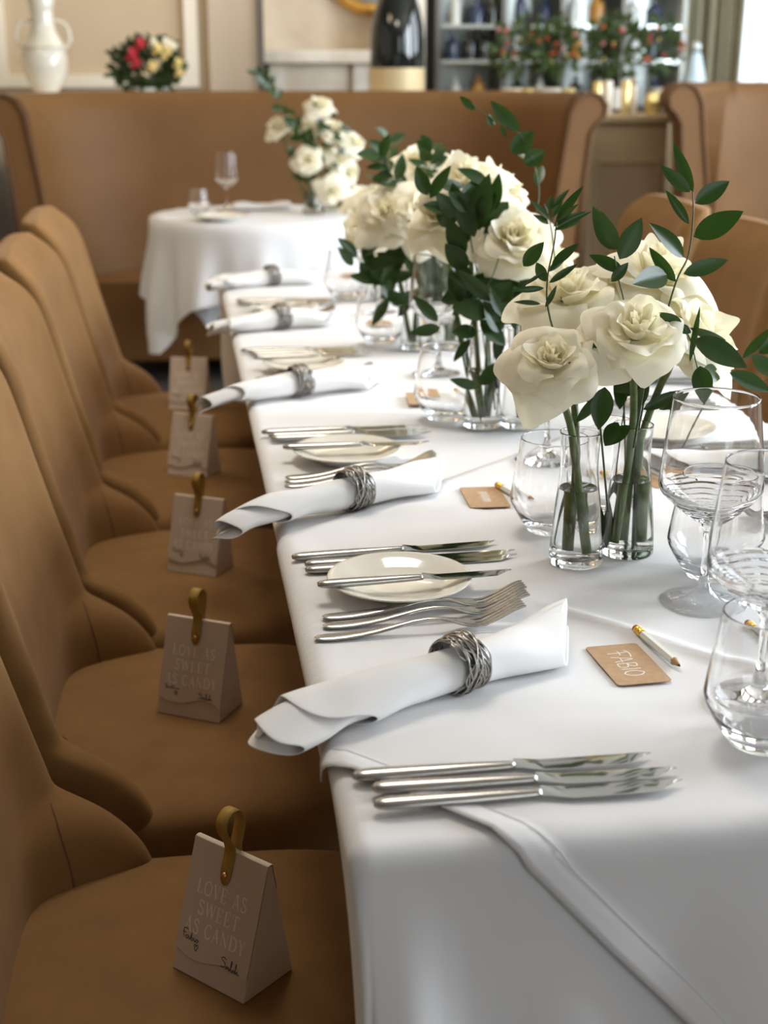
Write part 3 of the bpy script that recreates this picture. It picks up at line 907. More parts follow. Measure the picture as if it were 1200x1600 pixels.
def make_pencil():
    r = thing('pencil', '', 'pencil', group='short white pencils')
    hexl = lambda x, rr: [Vector((x, rr * math.cos(PI / 3 * k), rr * math.sin(PI / 3 * k) + .0033)) for k in range(6)]
    rd = lambda x, rr: [Vector((x, rr * math.cos(PI / 6 * k), rr * math.sin(PI / 6 * k) + .0033)) for k in range(12)]
    MB().loft([hexl(0.017, .0034), hexl(0.084, .0034)]).build('shaft', 'pencil', r, smooth=False)
    MB().loft([rd(x, q) for x, q in ((.005, .0034), (.006, .0037), (.008, .0037), (.0085, .0034), (.0105, .0034), (.011, .0037), (.013, .0037), (.0135, .0034), (.018, .0036))]).build('ferrule', 'brass', r, angle=60)
    MB().loft([rd(x, q) for x, q in ((0, .0012), (.0008, .0026), (.002, .0032), (.0052, .0033))]).build('eraser', 'eraser', r)
    MB().loft([rd(x, q) for x, q in ((.083, .0033), (.0925, .0012))]).build('sharpened_tip', 'wood', r, angle=40)
    MB().loft([rd(x, q) for x, q in ((.0923, .0012), (.0955, .0003))]).build('lead', 'graphite', r)
    return r


pen = make_pencil(); pu = []
for ch_ in pen.children: ch_.scale = (1, 1.22, 1.22)
for x0, y0, x1, y1, lab in ((0.327, 0.374, 0.339, 0.281, 'short white pencil with red eraser beside the FABIO card'),
                            (0.301, 0.880, 0.323, 0.800, 'short white pencil beside the second card on the left'),
                            (0.352, 1.43, 0.362, 1.34, 'short white pencil beside the third card on the left'),
                            (0.439, 0.372, 0.452, 0.28, 'short white pencil seen through the right hand wine glass'),
                            (0.451, 0.907, 0.470, 0.82, 'short white pencil behind the front flower vases')):
    a = math.atan2(y1 - y0, x1 - x0)
    x0, y0 = on_cloth(x0, y0, .008)
    put(pen, pu, (x0, y0, TZ + .0048), a, lab, 'short white pencils')

# ------------------------------------------------------------------ favour bags on the seats
SERIF = {  # thick/thin strokes in a 1-high box: (advance, [(x0,y0,x1,y1,width)], [arc polylines with width])
    'L': (0.68, [(.16, 0, .16, 1, .13), (.02, .02, .58, .02, .05), (.02, .98, .30, .98, .04), (.57, 0, .57, .25, .05)], []),
    'O': (0.86, [], [([(.43, 1), (.13, .80), (.08, .5), (.13, .2), (.43, 0)], .10), ([(.43, 0), (.73, .2), (.78, .5), (.73, .8), (.43, 1)], .10)]),
    'V': (0.80, [(.14, 1, .42, .02, .13), (.42, .02, .68, 1, .05), (0, .98, .28, .98, .04), (.56, .98, .80, .98, .04)], []),
    'E': (0.70, [(.16, 0, .16, 1, .13), (.02, .02, .60, .02, .05), (.02, .98, .58, .98, .05), (.16, .5, .46, .5, .05), (.59, 0, .59, .24, .05), (.57, .78, .57, 1, .05), (.45, .38, .45, .62, .04)], []),
    'A': (0.82, [(.12, 0, .40, 1, .05), (.40, 1, .68, 0, .13), (.2, .33, .58, .33, .05), (0, .02, .24, .02, .04), (.54, .02, .82, .02, .04)], []),
    'S': (0.64, [(.55, .74, .55, .98, .04), (.08, .02, .08, .27, .04)], [([(.53, .82), (.40, .98), (.18, .94), (.12, .72), (.32, .54), (.50, .40), (.54, .18), (.38, .02), (.18, .04), (.09, .22)], .10)]),
    'W': (1.10, [(.12, 1, .34, .02, .12), (.34, .02, .56, 1, .05), (.56, 1, .78, .02, .12), (.78, .02, .98, 1, .05), (0, .98, .26, .98, .04), (.86, .98, 1.1, .98, .04)], []),
    'T': (0.74, [(.37, 0, .37, 1, .13), (.04, .98, .70, .98, .05), (.22, .02, .52, .02, .04), (.05, .76, .05, 1, .05), (.69, .76, .69, 1, .05)], []),
    'C': (0.78, [(.66, .72, .66, .98, .05)], [([(.66, .82), (.46, .99), (.20, .85), (.09, .5), (.20, .15), (.46, .01), (.68, .20)], .10)]),
    'N': (0.86, [(.14, 0, .14, 1, .05), (.14, 1, .72, 0, .13), (.72, 0, .72, 1, .05), (.02, .02, .28, .02, .04), (.58, .98, .86, .98, .04), (0, .98, .16, .98, .04)], []),
    'D': (0.86, [(.16, 0, .16, 1, .13), (.02, .02, .40, .02, .05), (.02, .98, .40, .98, .05)], [([(.38, .98), (.66, .84), (.76, .5), (.66, .16), (.38, .02)], .11)]),
    'Y': (0.76, [(.10, 1, .38, .48, .12), (.38, .48, .64, 1, .05), (.38, 0, .38, .5, .13), (0, .98, .24, .98, .04), (.52, .98, .76, .98, .04), (.24, .02, .52, .02, .04)], []),
    ' ': (0.42, [], []),
}


def serif_line(mb, txt, yb, h, wid, z):
    sc = h; gap = .10; tot = sum(SERIF[c][0] + gap for c in txt) * sc
    k = min(1.0, wid / tot); x = -tot * k / 2
    for c in txt:
        adv, bars, arcs = SERIF[c]
        for x0, y0, x1, y1, wd in bars:
            a, b = Vector((x + x0 * sc * k, yb + y0 * sc, 0)), Vector((x + x1 * sc * k, yb + y1 * sc, 0))
            ribbon(mb, [(a.x, a.y), (b.x, b.y)], wd * sc * k * 1.25, z)
        for pts, wd in arcs: ribbon(mb, [(x + px * sc * k, yb + py * sc) for px, py in pts], wd * sc * k * 1.25, z, k=4)
        x += (adv + gap) * sc * k


SIG_FABIO = [[(0.10, 0.95), (0.0, 0.80), (0.06, 0.1)], [(0.02, 0.9), (0.14, 0.98), (0.28, 0.9)], [(-0.04, 0.55), (0.16, 0.55)],
             [(0.36, 0.34), (0.24, 0.36), (0.18, 0.16), (0.28, 0.06), (0.38, 0.30), (0.42, 0.08), (0.50, 0.22), (0.54, 0.75), (0.56, 0.10), (0.66, 0.12), (0.66, 0.32), (0.60, 0.30)],
             [(0.74, 0.36), (0.76, 0.10), (0.84, 0.16)], [(0.90, 0.34), (0.84, 0.14), (0.96, 0.08), (1.0, 0.30), (0.88, 0.34), (1.06, 0.28)]]
SIG_HEART = [[(0.5, 0.0), (0.08, 0.55), (0.16, 0.88), (0.36, 0.90), (0.48, 0.62), (0.62, 0.92), (0.84, 0.92), (0.92, 0.62), (0.5, 0.0)]]
SIG_SALLDS = [[(0.28, 0.86), (0.12, 0.98), (0.02, 0.78), (0.22, 0.55), (0.24, 0.20), (0.02, 0.12)], [(0.46, 0.30), (0.34, 0.30), (0.32, 0.08), (0.46, 0.24), (0.50, 0.04), (0.58, 0.34), (0.62, 0.88), (0.56, 0.86), (0.60, 0.06), (0.70, 0.14)],
              [(0.80, 0.28), (0.70, 0.22), (0.72, 0.04), (0.82, 0.22), (0.86, 0.80), (0.82, 0.82), (0.86, 0.04), (0.94, 0.30), (0.98, 0.06), (1.06, 0.10)]]
SIG_OTHER = [[(0.0, 0.8), (0.1, 0.95), (0.12, 0.1), (0.2, 0.4), (0.3, 0.1), (0.36, 0.36), (0.46, 0.1), (0.52, 0.8), (0.56, 0.12), (0.68, 0.36), (0.76, 0.1), (0.86, 0.34), (0.98, 0.12)]]


def make_bag(sig):
    r = thing('favour_bag', '', 'gift bag', group='paper favour bags on the chair seats')
    w2, dp, hz = 0.0475, 0.070, 0.127                                    # half width, depth, height; front face towards -Y
    ft, tp = 0.008, 0.0035
    # body: prism whose front leans a little and whose back leans a lot
    yf, yb, yr = -dp / 2, dp / 2, 0.006
    rise = 0.0
    prof = [(yf, 0), (yb, 0), (yr + tp, hz), (yr, hz)]
    MB().loft([[Vector((x, y, z)) for y, z in prof] for x in (-w2, w2)]).build('paper_box', 'paper', r, smooth=False, bevel=0.0008)
    # flap that covers the front with a wavy lower edge
    nx, nz = 24, 12; lean = (yr - yf) / hz

    def flap(s, t, off=0.0020):
        x = -w2 + 2 * w2 * s
        z0 = 0.022 + 0.0045 * math.sin(s * 2 * PI * 1.0 + PI * .95) - 0.012 * max(0, s - .72) ** 1.2 * 1.6
        z = z0 + (hz + 0.0008 - z0) * t
        y = yf + lean * z - off
        return Vector((x, y, z))
    mb = MB(); mb.grid(flap, nx, nz)
    mb.grid(lambda s, t: Vector((-w2 + 2 * w2 * s, yr - .0012 + (tp + .0024) * t, hz + .0008 + .0008 * math.sin(PI * t))), 24, 3)
    mb.grid(lambda s, t: Vector((-w2 + 2 * w2 * s, yr + tp + .0012 + (yb - yr - tp) / hz * t * .028, hz + .0008 - .028 * t)), 24, 3)
    fl = mb.build('front_flap', 'paper', r, solid=0.0005, angle=30, smooth=True)
    for p_ in fl.data.polygons: p_.use_smooth = False
    ang = math.atan2(1, 0)
    # writing lies on the leaning front: local (x, up) -> bag space
    T = Matrix.Translation((0, yf - 0.00225, 0)) @ Matrix(((1, 0, 0, 0), (0, lean * 1.0, -1, 0), (0, 1, 0, 0), (0, 0, 0, 1)))
    mb = MB()
    for txt, yb_, wd in (('LOVE AS', 0.0795, 0.066), ('SWEET', 0.0605, 0.055), ('AS CANDY', 0.0415, 0.080)):
        q = MB(); serif_line(q, txt, yb_, 0.0135, wd, 0.0002); mb.add(q.v, q.f, T)
    mb.build('lettering', 'letters', fl, smooth=False)
    def sg(nm, st, x, y, sx, sy, wd=.0007):
        q, e = MB(), MB()
        for s_ in st: ribbon(q, [(x + a * sx, y + b * sy) for a, b in s_], wd, 0.0004)
        e.add(q.v, q.f, T); e.build(nm, 'black_ink', fl, smooth=False)
    if sig:
        sg('signature', SIG_FABIO, -0.0395, 0.0335, 0.020, 0.010); sg('drawn_heart', SIG_HEART, -0.0235, 0.0265, 0.006, 0.0062); sg('signature', SIG_SALLDS, 0.013, 0.0235, 0.023, 0.0105)
    else:
        sg('signature', SIG_OTHER, -0.0395, 0.0345, 0.024, 0.006, .0009); sg('drawn_heart', SIG_HEART, -0.0235, 0.0275, 0.005, 0.005, .0009); sg('signature', SIG_SALLDS, 0.013, 0.0275, 0.021, 0.008, .0009)
    # leather loop, both ends caught by one rivet
    hw = 0.0068; yy = yf + lean * 0.11
    path = [(yf + lean * .098 - .0036, .096), (yf + lean * .112 - .0036, .112), (yr - .0036, .126), (yr - .004, .136), (yr - .0125, .152), (yr - .013, .163), (yr - .004, .1715), (yr + .007, .169), (yr + .012, .158), (yr + .009, .144), (yr + .0055, .132), (yr + .0075, .122), (yr + .013, .110)]
    P = catmull([(0, y, z) for y, z in path], 5); mb = MB(); vs, fs = [], []; m = len(P)
    for i, p in enumerate(P):
        e = min(i, m - 1 - i); c = hw * (1 if e > 4 else math.sqrt(max(0.02, 1 - (1 - e / 5) ** 2)))
        tw = 0.0
        vs += [p + Vector((-c, 0, 0)), p + Vector((c, 0, 0))]
    for i in range(m - 1): fs.append((2 * i, 2 * i + 1, 2 * i + 3, 2 * i + 2))
    mb.add(vs, fs); st = mb.build('leather_strap', 'strap', r, solid=0.0014)
    mb = MB(); mb.sphere((0, yf + lean * .106 - .0046, .106), 0.0034, 14, 8); mb.build('rivet', 'copper', st)
    return r


BGP = 'paper favour bags on the chair seats'
bagA = make_bag(True); bagA.location = (-0.077, 0.332, 0.4325); bagA.rotation_euler = (0, 0, math.radians(-46))
bagA['label'] = 'blush paper favour bag signed Fabio with a heart, on the nearest seat'
bagB = make_bag(False); gu = []
for i, (x, y, a) in enumerate(((-0.096, 0.932, -30), (-0.084, 1.505, -29), (-0.085, 2.122, -30), (-0.085, 2.745, -16))):
    put(bagB, gu, (x, y, 0.4325), math.radians(a), 'blush paper favour bag with mustard loop on the left chair seat ' + SETN[i + 1], BGP)

# ------------------------------------------------------------------ roses and greenery
def bloom_mesh(seed, R=0.047):
    rnd = random.Random(seed); mb = MB()
    # layers: petals, rim radius, rim height, half angle, outward curl, base height
    layers = [(4, 1.02, -0.62, 62, 0.06, -.42), (5, 1.08, -0.20, 52, 0.34, -.40), (5, 0.88, 0.14, 50, 0.34, -.38), (4, 0.64, 0.36, 54, 0.24, -.36), (4, 0.45, 0.45, 54, 0.14, -.3), (4, 0.30, 0.47, 56, 0.08, -.26), (3, 0.18, 0.46, 66, 0.04, -.2), (2, 0.08, 0.44, 90, 0.0, -.1)]
    for li, (cnt, rim, ht, ha, curl, zb) in enumerate(layers):
        a0 = rnd.uniform(0, 6.28)
        for k in range(cnt):
            ph = a0 + 2 * PI * k / cnt + rnd.uniform(-.16, .16)
            rr = R * rim * rnd.uniform(.92, 1.10); hh = R * (ht + rnd.uniform(-.13, .13)); hw = math.radians(ha * rnd.uniform(.92, 1.12))
            cw = curl * rnd.uniform(.5, 1.5); s1, s2 = rnd.uniform(0, 6), rnd.uniform(0, 6); tip = rnd.uniform(0.08, 0.34) if li < 5 else 0.05
            p0 = (0.004, R * zb); p1 = (rr * 1.02, R * zb + (hh - R * zb) * (0.30 if li < 3 else .12)); p2 = (rr, hh)

            def f(s, t, ph=ph, rr=rr, hh=hh, hw=hw, cw=cw, p0=p0, p1=p1, p2=p2, s1=s1, s2=s2, tip=tip, li=li):
                u = 2 * s - 1
                v = t * (1 - 0.13 * abs(u) ** 2.2 + tip * (1 - abs(u)) ** 2)
                q = (1 - v)
                r_ = q * q * p0[0] + 2 * q * v * p1[0] + v * v * p2[0]
                z = q * q * p0[1] + 2 * q * v * p1[1] + v * v * p2[1]
                e = max(0, v - .62) / .38
                r_ += R * cw * e ** 1.7; z -= R * cw * 0.9 * e ** 2.4
                # corners of the petal curl back further
                z -= R * cw * 0.5 * e * abs(u) ** 3
                r_ += R * 0.060 * math.sin(3.1 * u + s1) * v * v + R * 0.035 * math.sin(7 * u + s2) * v ** 3
                z += R * 0.095 * math.sin(2.6 * u + s2) * v * v + R * .045 * math.sin(8 * u + s1) * v ** 4
                wd = hw * (0.55 + 0.45 * math.sin(min(1, v * 1.25) * PI / 2))
                a = ph + u * wd + 0.10 * (u if li > 3 else 0)
                r_ += R * 0.02 * u                                       # one side tucks under its neighbour
                return Vector((r_ * math.cos(a), r_ * math.sin(a), z))
            mb.grid(f, 12, 10)
    me = mb.mesh('bloom', 'petal'); return me


BLOOMS = [bloom_mesh(s) for s in (3, 8, 15, 21)]
ROSE_G = 'white roses'


def make_rose(i, head, axis, size, foot, label, group, seed=0, sepal=True, rad=0.0044, via=None):
    """white rose: bloom facing along axis, stem curving down to its foot in the vase"""
    r = thing('white_rose', label, 'flower', head, group=group)
    head = Vector(head); ax = Vector(axis).normalized(); size *= 0.84
    b = bpy.data.objects.new('bloom', BLOOMS[i % len(BLOOMS)]); COL.objects.link(b); b.parent = r
    q = ax.to_track_quat('Z', 'Y'); b.rotation_euler = (q @ Vector((0, 0, 1)).rotation_difference(Vector((0, 0, 1))) @ Matrix.Rotation(seed * 1.3, 3, 'Z').to_quaternion()).to_euler()
    b.scale = (size,) * 3
    s = b.modifiers.new('sub', 'SUBSURF'); s.levels = 1; s.render_levels = 1
    base = -ax * 0.017 * size
    ft = Vector(foot) - head
    mid = Vector(via) - head if via else base.lerp(ft, 0.45) + Vector((0, 0, -0.01))
    pts = catmull([tuple(base), tuple(base - ax * 0.022), tuple(mid), tuple(ft)], 7)
    n = len(pts); rads = [rad * (0.85 + 0.15 * k / n + (0.22 if k in (9, 15) else 0)) for k in range(n)]
    MB().tube(pts, rads, 10).build('stem', 'stem', r)
    if sepal:
        mb = MB()
        mb.lathe([(0, -0.006), (0.0045, -0.004), (0.0068, 0.0015), (0.0065, 0.006), (0, 0.008)], 12, T=Matrix.Translation(base) @ q.to_matrix().to_4x4())
        mb.build('calyx', 'stem', r)
    return r


def leaf(mb, base, tip, wd, nrm, curl=0.12, fold_=0.25):
    base, tip = Vector(base), Vector(tip); d = tip - base; ln = d.length; d.normalize()
    nrm = Vector(nrm); nrm = nrm - d * nrm.dot(d)
    if nrm.length < 1e-4: nrm = d.orthogonal()
    nrm.normalize(); sd = d.cross(nrm)

    def f(s, t):
        u = 2 * s - 1
        prof = (math.sin(PI * min(1, t) ** 0.82) ** 0.85) if 0 < t < 1 else 0.0
        prof = max(prof, 0.03 * (1 - t))
        w_ = wd * 0.5 * prof
        z = ln * curl * (0.25 - (t - .5) ** 2) * 1.0 + w_ * fold_ * (abs(u) ** 1.3) * 1.0
        return base + d * (t * ln) + sd * (u * w_) + nrm * z
    mb.grid(f, 4, 10)


def sprig(label, group, pts, leaves, rad=0.0011, name='ruscus_sprig', ln=0.042, wd=0.020, auto=0, seed=0, cat='greenery', mleaf='leaf'):
    """leafy stem through pts; leaves is a list of (base, tip, width, normal); auto adds alternating leaves"""
    r = thing(name, label, cat, pts[0], group=group); o0 = Vector(pts[0])
    P = [p - o0 for p in catmull(pts, 6)]
    n = len(P); MB().tube(P, [rad * (1.15 - 0.6 * k / n) for k in range(n)], 6).build('stem', 'twig', r)
    mb = MB(); rnd = random.Random(seed)
    for base, tip, w_, nn in leaves: leaf(mb, Vector(base) - o0, Vector(tip) - o0, w_, nn, curl=rnd.uniform(-.05, .22), fold_=rnd.uniform(.1, .4))
    if auto:
        for k in range(auto):
            t = 0.30 + 0.70 * (k + .5) / auto; i = min(n - 2, int(t * (n - 1))); p = P[i]; d = (P[i + 1] - P[i]).normalized()
            a = (k % 2) * PI + rnd.uniform(-.7, .7)
            sd = d.orthogonal(); sd = Matrix.Rotation(a, 3, d) @ sd
            dirn = (sd * rnd.uniform(.6, 1.0) + d * rnd.uniform(.45, .9)).normalized()
            leaf(mb, p, p + dirn * ln * rnd.uniform(.75, 1.15), wd * rnd.uniform(.8, 1.15), Vector((rnd.uniform(-.6, .6), rnd.uniform(-1, -.2), rnd.uniform(-.2, 1))), curl=rnd.uniform(-.1, .2))
    mb.build('leaves', mleaf, r)
    return r


def make_vase(label=''):
    r = thing('bud_vase', label, 'vase', group='clear glass carafe vases')
    out = [(0.0265, 0.0), (0.0288, 0.0018), (0.0292, 0.007), (0.0286, 0.022), (0.0272, 0.040), (0.0248, 0.066), (0.0217, 0.092), (0.0203, 0.108), (0.0206, 0.124), (0.0217, 0.142), (0.0221, 0.1465), (0.0222, 0.148)]
    out = [(0, 0.0015), (0.015, 0.0012)] + [(p.x, p.z) for p in catmull([(a, 0, b) for a, b in out], 3)]
    inn = [(0.0218, 0.1485), (0.0211, 0.1482), (0.0209, 0.1465), (0.0206, 0.142), (0.0193, 0.124), (0.0190, 0.108), (0.0204, 0.092), (0.0235, 0.066), (0.0259, 0.040), (0.0272, 0.022), (0.0272, 0.014), (0.0250, 0.0095), (0.015, 0.0078), (0, 0.0072)]
    MB().lathe(out + inn, 56).build('glass_wall', 'glass', r)
    wt = [(0, 0.0070), (0.015, 0.0076), (0.0253, 0.0093), (0.0275, 0.014), (0.0275, 0.022), (0.0262, 0.040), (0.0238, 0.066), (0.0222, 0.080), (0.0216, 0.0862), (0.0205, 0.0855), (0, 0.0853)]
    MB().lathe(wt, 56).build('water', 'water', r, angle=35)
    return r


VG = 'clear glass carafe vases'
vase = make_vase(); vu = []
VP = [(0.318, 0.558, 'glass carafe vase of roses at the front of the table, left of the front pair'), (0.384, 0.582, 'glass carafe vase of roses at the front of the table, right of the front pair'),
      (0.345, 1.180, 'glass carafe vase in the second pair, left one, under the leafy stems'), (0.402, 1.172, 'glass carafe vase in the second pair, right one'),
      (0.345, 1.800, 'blurred glass carafe vase in the third pair, left one'), (0.405, 1.80, 'blurred glass carafe vase in the third pair, right one'),
      (0.36, 2.40, 'blurred glass carafe vase at the far end of the long table')]
for x, y, lab in VP: put(vase, vu, (x, y, TZ + .0045), 0, lab, VG)
o = copy_tree(vase); o.location = (0.40, 4.42, TZ + .002); o['label'] = 'glass carafe vase on the small round table'; o.scale = (1.35, 1.35, 0.95)
VB = TZ + 0.018


def cam_dir(p): return (CAM - Vector(p)).normalized()


# --- front bouquet: (head, axis, size, vase index, label)
v1, v2 = Vector((0.318, 0.558, VB)), Vector((0.384, 0.582, VB))
G1 = 'white roses in the front vases'
make_rose(0, (0.275, 0.528, 0.990), (-0.22, -0.62, 0.74), 0.90, v1 + Vector((.008, -.006, 0)), 'open white rose lowest at the left of the front vases', G1, 0.4, via=(0.309, 0.56, 0.90))
make_rose(1, (0.366, 0.535, 1.018), (-0.10, -0.56, 0.82), 1.04, v2 + Vector((-.012, 0, 0)), 'large open white rose in the middle of the front bouquet', G1, 1.0, via=(0.384, 0.585, 0.90))
make_rose(2, (0.462, 0.605, 1.000), (0.55, -0.40, 0.72), 1.12, v2 + Vector((.012, .004, 0)), 'open white rose at the right of the front bouquet, facing right', G1, 2.1, via=(0.40, 0.60, 0.88))
make_rose(3, (0.325, 0.665, 1.040), (-0.15, -0.35, 0.90), 1.12, v1 + Vector((-.004, .008, 0)), 'white rose behind and above the front left rose', G1, 0.9, via=(0.322, 0.59, 0.89))
make_rose(0, (0.434, 0.680, 1.060), (0.15, -0.35, 0.92), 1.15, v2 + Vector((.0, .012, 0)), 'topmost white rose of the front bouquet, behind the dark leaves', G1, 3.0, via=(0.393, 0.61, 0.90))
# --- second bouquet
G2 = 'white roses in the second pair of vases'
v3, v4 = Vector((0.345, 1.18, VB)), Vector((0.402, 1.172, VB))
make_rose(1, (0.380, 1.15, 1.040), (-0.12, -0.72, 0.66), 1.16, v4, 'white rose standing behind the front left rose, in the second bouquet', G2, 0.3)
make_rose(2, (0.445, 1.20, 1.00), (0.5, -0.4, 0.75), 1.1, v4 + Vector((.008, 0, 0)), 'white rose hidden low at the right of the second bouquet', G2, 1.9)
make_rose(3, (0.325, 1.25, 1.115), (-0.25, -0.4, 0.85), 1.12, v3, 'white rose highest in the second bouquet among dark leaves', G2, 2.9)
make_rose(0, (0.385, 1.30, 1.105), (0.2, -0.4, 0.85), 1.05, v3 + Vector((.006, .006, 0)), 'white rose at the back right of the second bouquet', G2, 4.0)
make_rose(2, (0.290, 1.27, 1.060), (-0.4, -0.5, 0.7), 0.95, v3 + Vector((-.008, 0, 0)), 'white rose at the left of the second bouquet among dark leaves', G2, 5.0)
# --- third and fourth
G3 = 'blurred white roses farther down the long table'
v5, v6 = Vector((0.345, 1.80, VB)), Vector((0.405, 1.80, VB))
for k, (h, a, s) in enumerate((((0.285, 1.77, 1.020), (-0.35, -0.75, 0.55), 1.12), ((0.350, 1.75, 1.020), (0.1, -0.85, 0.5), 1.18), ((0.420, 1.80, 0.99), (0.5, -0.6, 0.5), 1.1), ((0.37, 1.88, 1.10), (0.0, -0.5, 0.85), 1.2), ((0.45, 1.90, 1.08), (.3, -.5, .8), 1.2))):
    make_rose(k, h, a, s, (v5 if k < 2 else v6) + Vector((.004 * k - .006, 0, 0)), 'blurred white rose of the third bouquet, ' + ['lowest left', 'low centre', 'low right', 'upper centre', 'upper right'][k], G3, k * 1.7)
v7 = Vector((0.36, 2.40, VB))
for k, (h, a, s) in enumerate((((0.315, 2.38, 0.935), (-0.5, -0.6, 0.6), 1.0), ((0.365, 2.35, 0.905), (0, -0.8, 0.6), 1.0), ((0.350, 2.44, 0.985), (-.1, -0.5, 0.8), 1.0), ((0.44, 2.42, 0.965), (.4, -.5, .8), 1.0))):
    make_rose(k + 1, h, a, s, v7 + Vector((.004 * k - .006, 0, 0)), 'blurred white rose of the fourth bouquet, ' + ['leftmost', 'lowest', 'uppermost', 'rightmost'][k], G3, k * 2.3)
# --- bouquet on the small table
G4 = 'blurred white roses on the small round table'
tv = Vector((0.40, 4.42, TZ + .02))
T2R = ((500, 162), (432, 195), (474, 197), (522, 200), (556, 222), (480, 250), (530, 246), (548, 268), (520, 300), (560, 318))
rn = random.Random(9)


def at(px, py, Y):
    """point on the plane y = Y behind photo pixel (px, py)"""
    fw = Vector((math.sin(YAW) * math.cos(PITCH), math.cos(YAW) * math.cos(PITCH), -math.sin(PITCH)))
    rt = Vector((math.cos(YAW), -math.sin(YAW), 0)); up = rt.cross(fw)
    d = fw + rt * ((px - 600) / FPX) - up * ((py - 800) / FPX)
    return CAM + d * ((Y - CAM.y) / d.y)


names10 = ['topmost', 'leftmost', 'left of centre in the upper row', 'upper centre', 'right shoulder', 'lower left', 'middle', 'right of the middle', 'low centre', 'lowest right']
for k, (px, py) in enumerate(T2R):
    p = at(px, py, 4.42 + rn.uniform(-.07, .05))
    ax = (p - Vector((0.43, 4.42, 0.93))); ax.y -= 0.16; ax.z += 0.05
    make_rose(k, p, ax, 0.98, tv + Vector((rn.uniform(-.012, .012), rn.uniform(-.012, .012), 0)), 'blurred white rose of the small table bouquet, ' + names10[k], G4, k * 1.1)

# --- greenery of the front bouquet: leaves placed by eye from the photograph, on planes through the vases
GR = 'dark ruscus sprigs among the roses'


def LV(Y, lst, nn=None):
    out = []
    for bx, by, tx, ty, w_, dy in lst:
        b, t_ = at(bx, by, Y), at(tx, ty, Y + dy)
        n_ = cam_dir(b) + Vector((random.Random(int(bx)).uniform(-.5, .5), 0, random.Random(int(by)).uniform(-.1, .6)))
        out.append((b, t_, w_, n_))
    return out


def path(Y, pts, dys=None): return [tuple(at(x, y, Y + (dys[i] if dys else 0))) for i, (x, y) in enumerate(pts)]


Y1 = 0.61
sprig('tall dark leafy sprig rising above the front bouquet at the right', GR, path(Y1, [(985, 870), (1000, 660), (1050, 460), (1075, 400), (1083, 340), (1082, 300)]),
      LV(Y1, [(1083, 300, 1052, 222, .013, .02), (1078, 300, 1030, 257, .014, -.01), (1086, 318, 1140, 283, .020, .0), (1076, 350, 1040, 297, .011, .01), (1084, 370, 1162, 330, .026, -.02), (1068, 402, 1014, 348, .018, -.02),
              (1068, 428, 1138, 406, .018, .0), (1056, 440, 1014, 386, .014, .02), (1042, 430, 988, 444, .026, -.03)]), seed=1)
sprig('dark leafy sprig left of the tall one, behind the middle rose', GR, path(Y1, [(980, 860), (975, 640), (978, 500), (965, 430), (960, 400)]),
      LV(Y1, [(962, 390, 926, 322, .022, -.01), (968, 405, 1003, 340, .024, .0), (975, 425, 920, 398, .014, .02), (955, 440, 982, 410, .012, .0), (965, 390, 940, 330, .012, .02)]), seed=2)
sprig('slim leafy sprig at the left of the front bouquet', GR, path(0.60, [(905, 860), (900, 640), (860, 500), (855, 440), (866, 380), (870, 340)]),
      LV(0.60, [(850, 425, 815, 448, .004, .0), (853, 440, 838, 410, .012, .02), (862, 415, 905, 380, .011, .0), (818, 416, 850, 378, .016, -.01), (858, 442, 903, 412, .008, .0), (850, 450, 798, 454, .007, .0), (856, 425, 884, 404, .007, .01),
                (868, 348, 912, 290, .010, .0), (872, 340, 898, 310, .007, .02), (866, 360, 925, 330, .006, .0), (845, 475, 802, 472, .006, .0), (852, 480, 870, 445, .006, .0), (870, 345, 905, 318, .006, -.02)]), seed=3)
sprig('leafy twig spilling right over the right front rose', GR, path(0.54, [(990, 700), (1015, 560), (1040, 508), (1064, 508), (1078, 530), (1086, 560), (1092, 585)]),
      LV(0.54, [(1064, 512, 1030, 488, .016, -.01), (1085, 530, 1168, 575, .028, -.02), (1078, 565, 1094, 478, .007, .0), (1094, 572, 1100, 632, .022, -.02), (1078, 512, 1135, 532, .010, .02), (1060, 510, 1080, 520, .010, .0), (1100, 575, 1125, 592, .018, .03), (1140, 582, 1205, 612, .018, .0)]), seed=4)
sprig('short leafy twig under the middle rose', GR, path(0.535, [(950, 800), (935, 640), (925, 600), (910, 575)]),
      LV(0.535, [(925, 590, 888, 566, .018, -.01), (938, 585, 927, 535, .010, .0), (922, 630, 915, 594, .014, .01), (945, 605, 935, 672, .024, -.01), (935, 615, 900, 660, .012, .03), (966, 660, 945, 697, .018, .0), (985, 665, 945, 697, .015, .01)]), seed=5)
sprig('leafy twig low behind the front stems', GR, path(0.60, [(985, 860), (992, 700), (1000, 620), (1010, 560)]),
      LV(0.60, [(975, 620, 1000, 574, .020, .0), (990, 640, 1012, 585, .018, .0), (968, 640, 972, 560, .018, .02), (1005, 640, 1066, 610, .014, .0), (1030, 640, 1075, 612, .012, .02), (1000, 600, 960, 612, .018, -.01), (1055, 640, 1045, 612, .020, .03)]), seed=6)
sprig('leafy twig at the right frame edge beyond the roses', GR, path(0.72, [(1060, 700), (1120, 600), (1165, 560), (1210, 545)]),
      LV(0.72, [(1160, 560, 1212, 508, .012, .0), (1175, 556, 1215, 590, .020, .0), (1185, 552, 1215, 530, .016, .0)]), seed=7)
sprig('leaf stem standing in the water of the front right vase', GR, path(0.590, [(950, 862), (958, 800), (962, 740), (975, 640)]),
      LV(0.590, [(950, 860, 958, 775, .016, .0), (940, 850, 938, 790, .012, .0)]), seed=8)
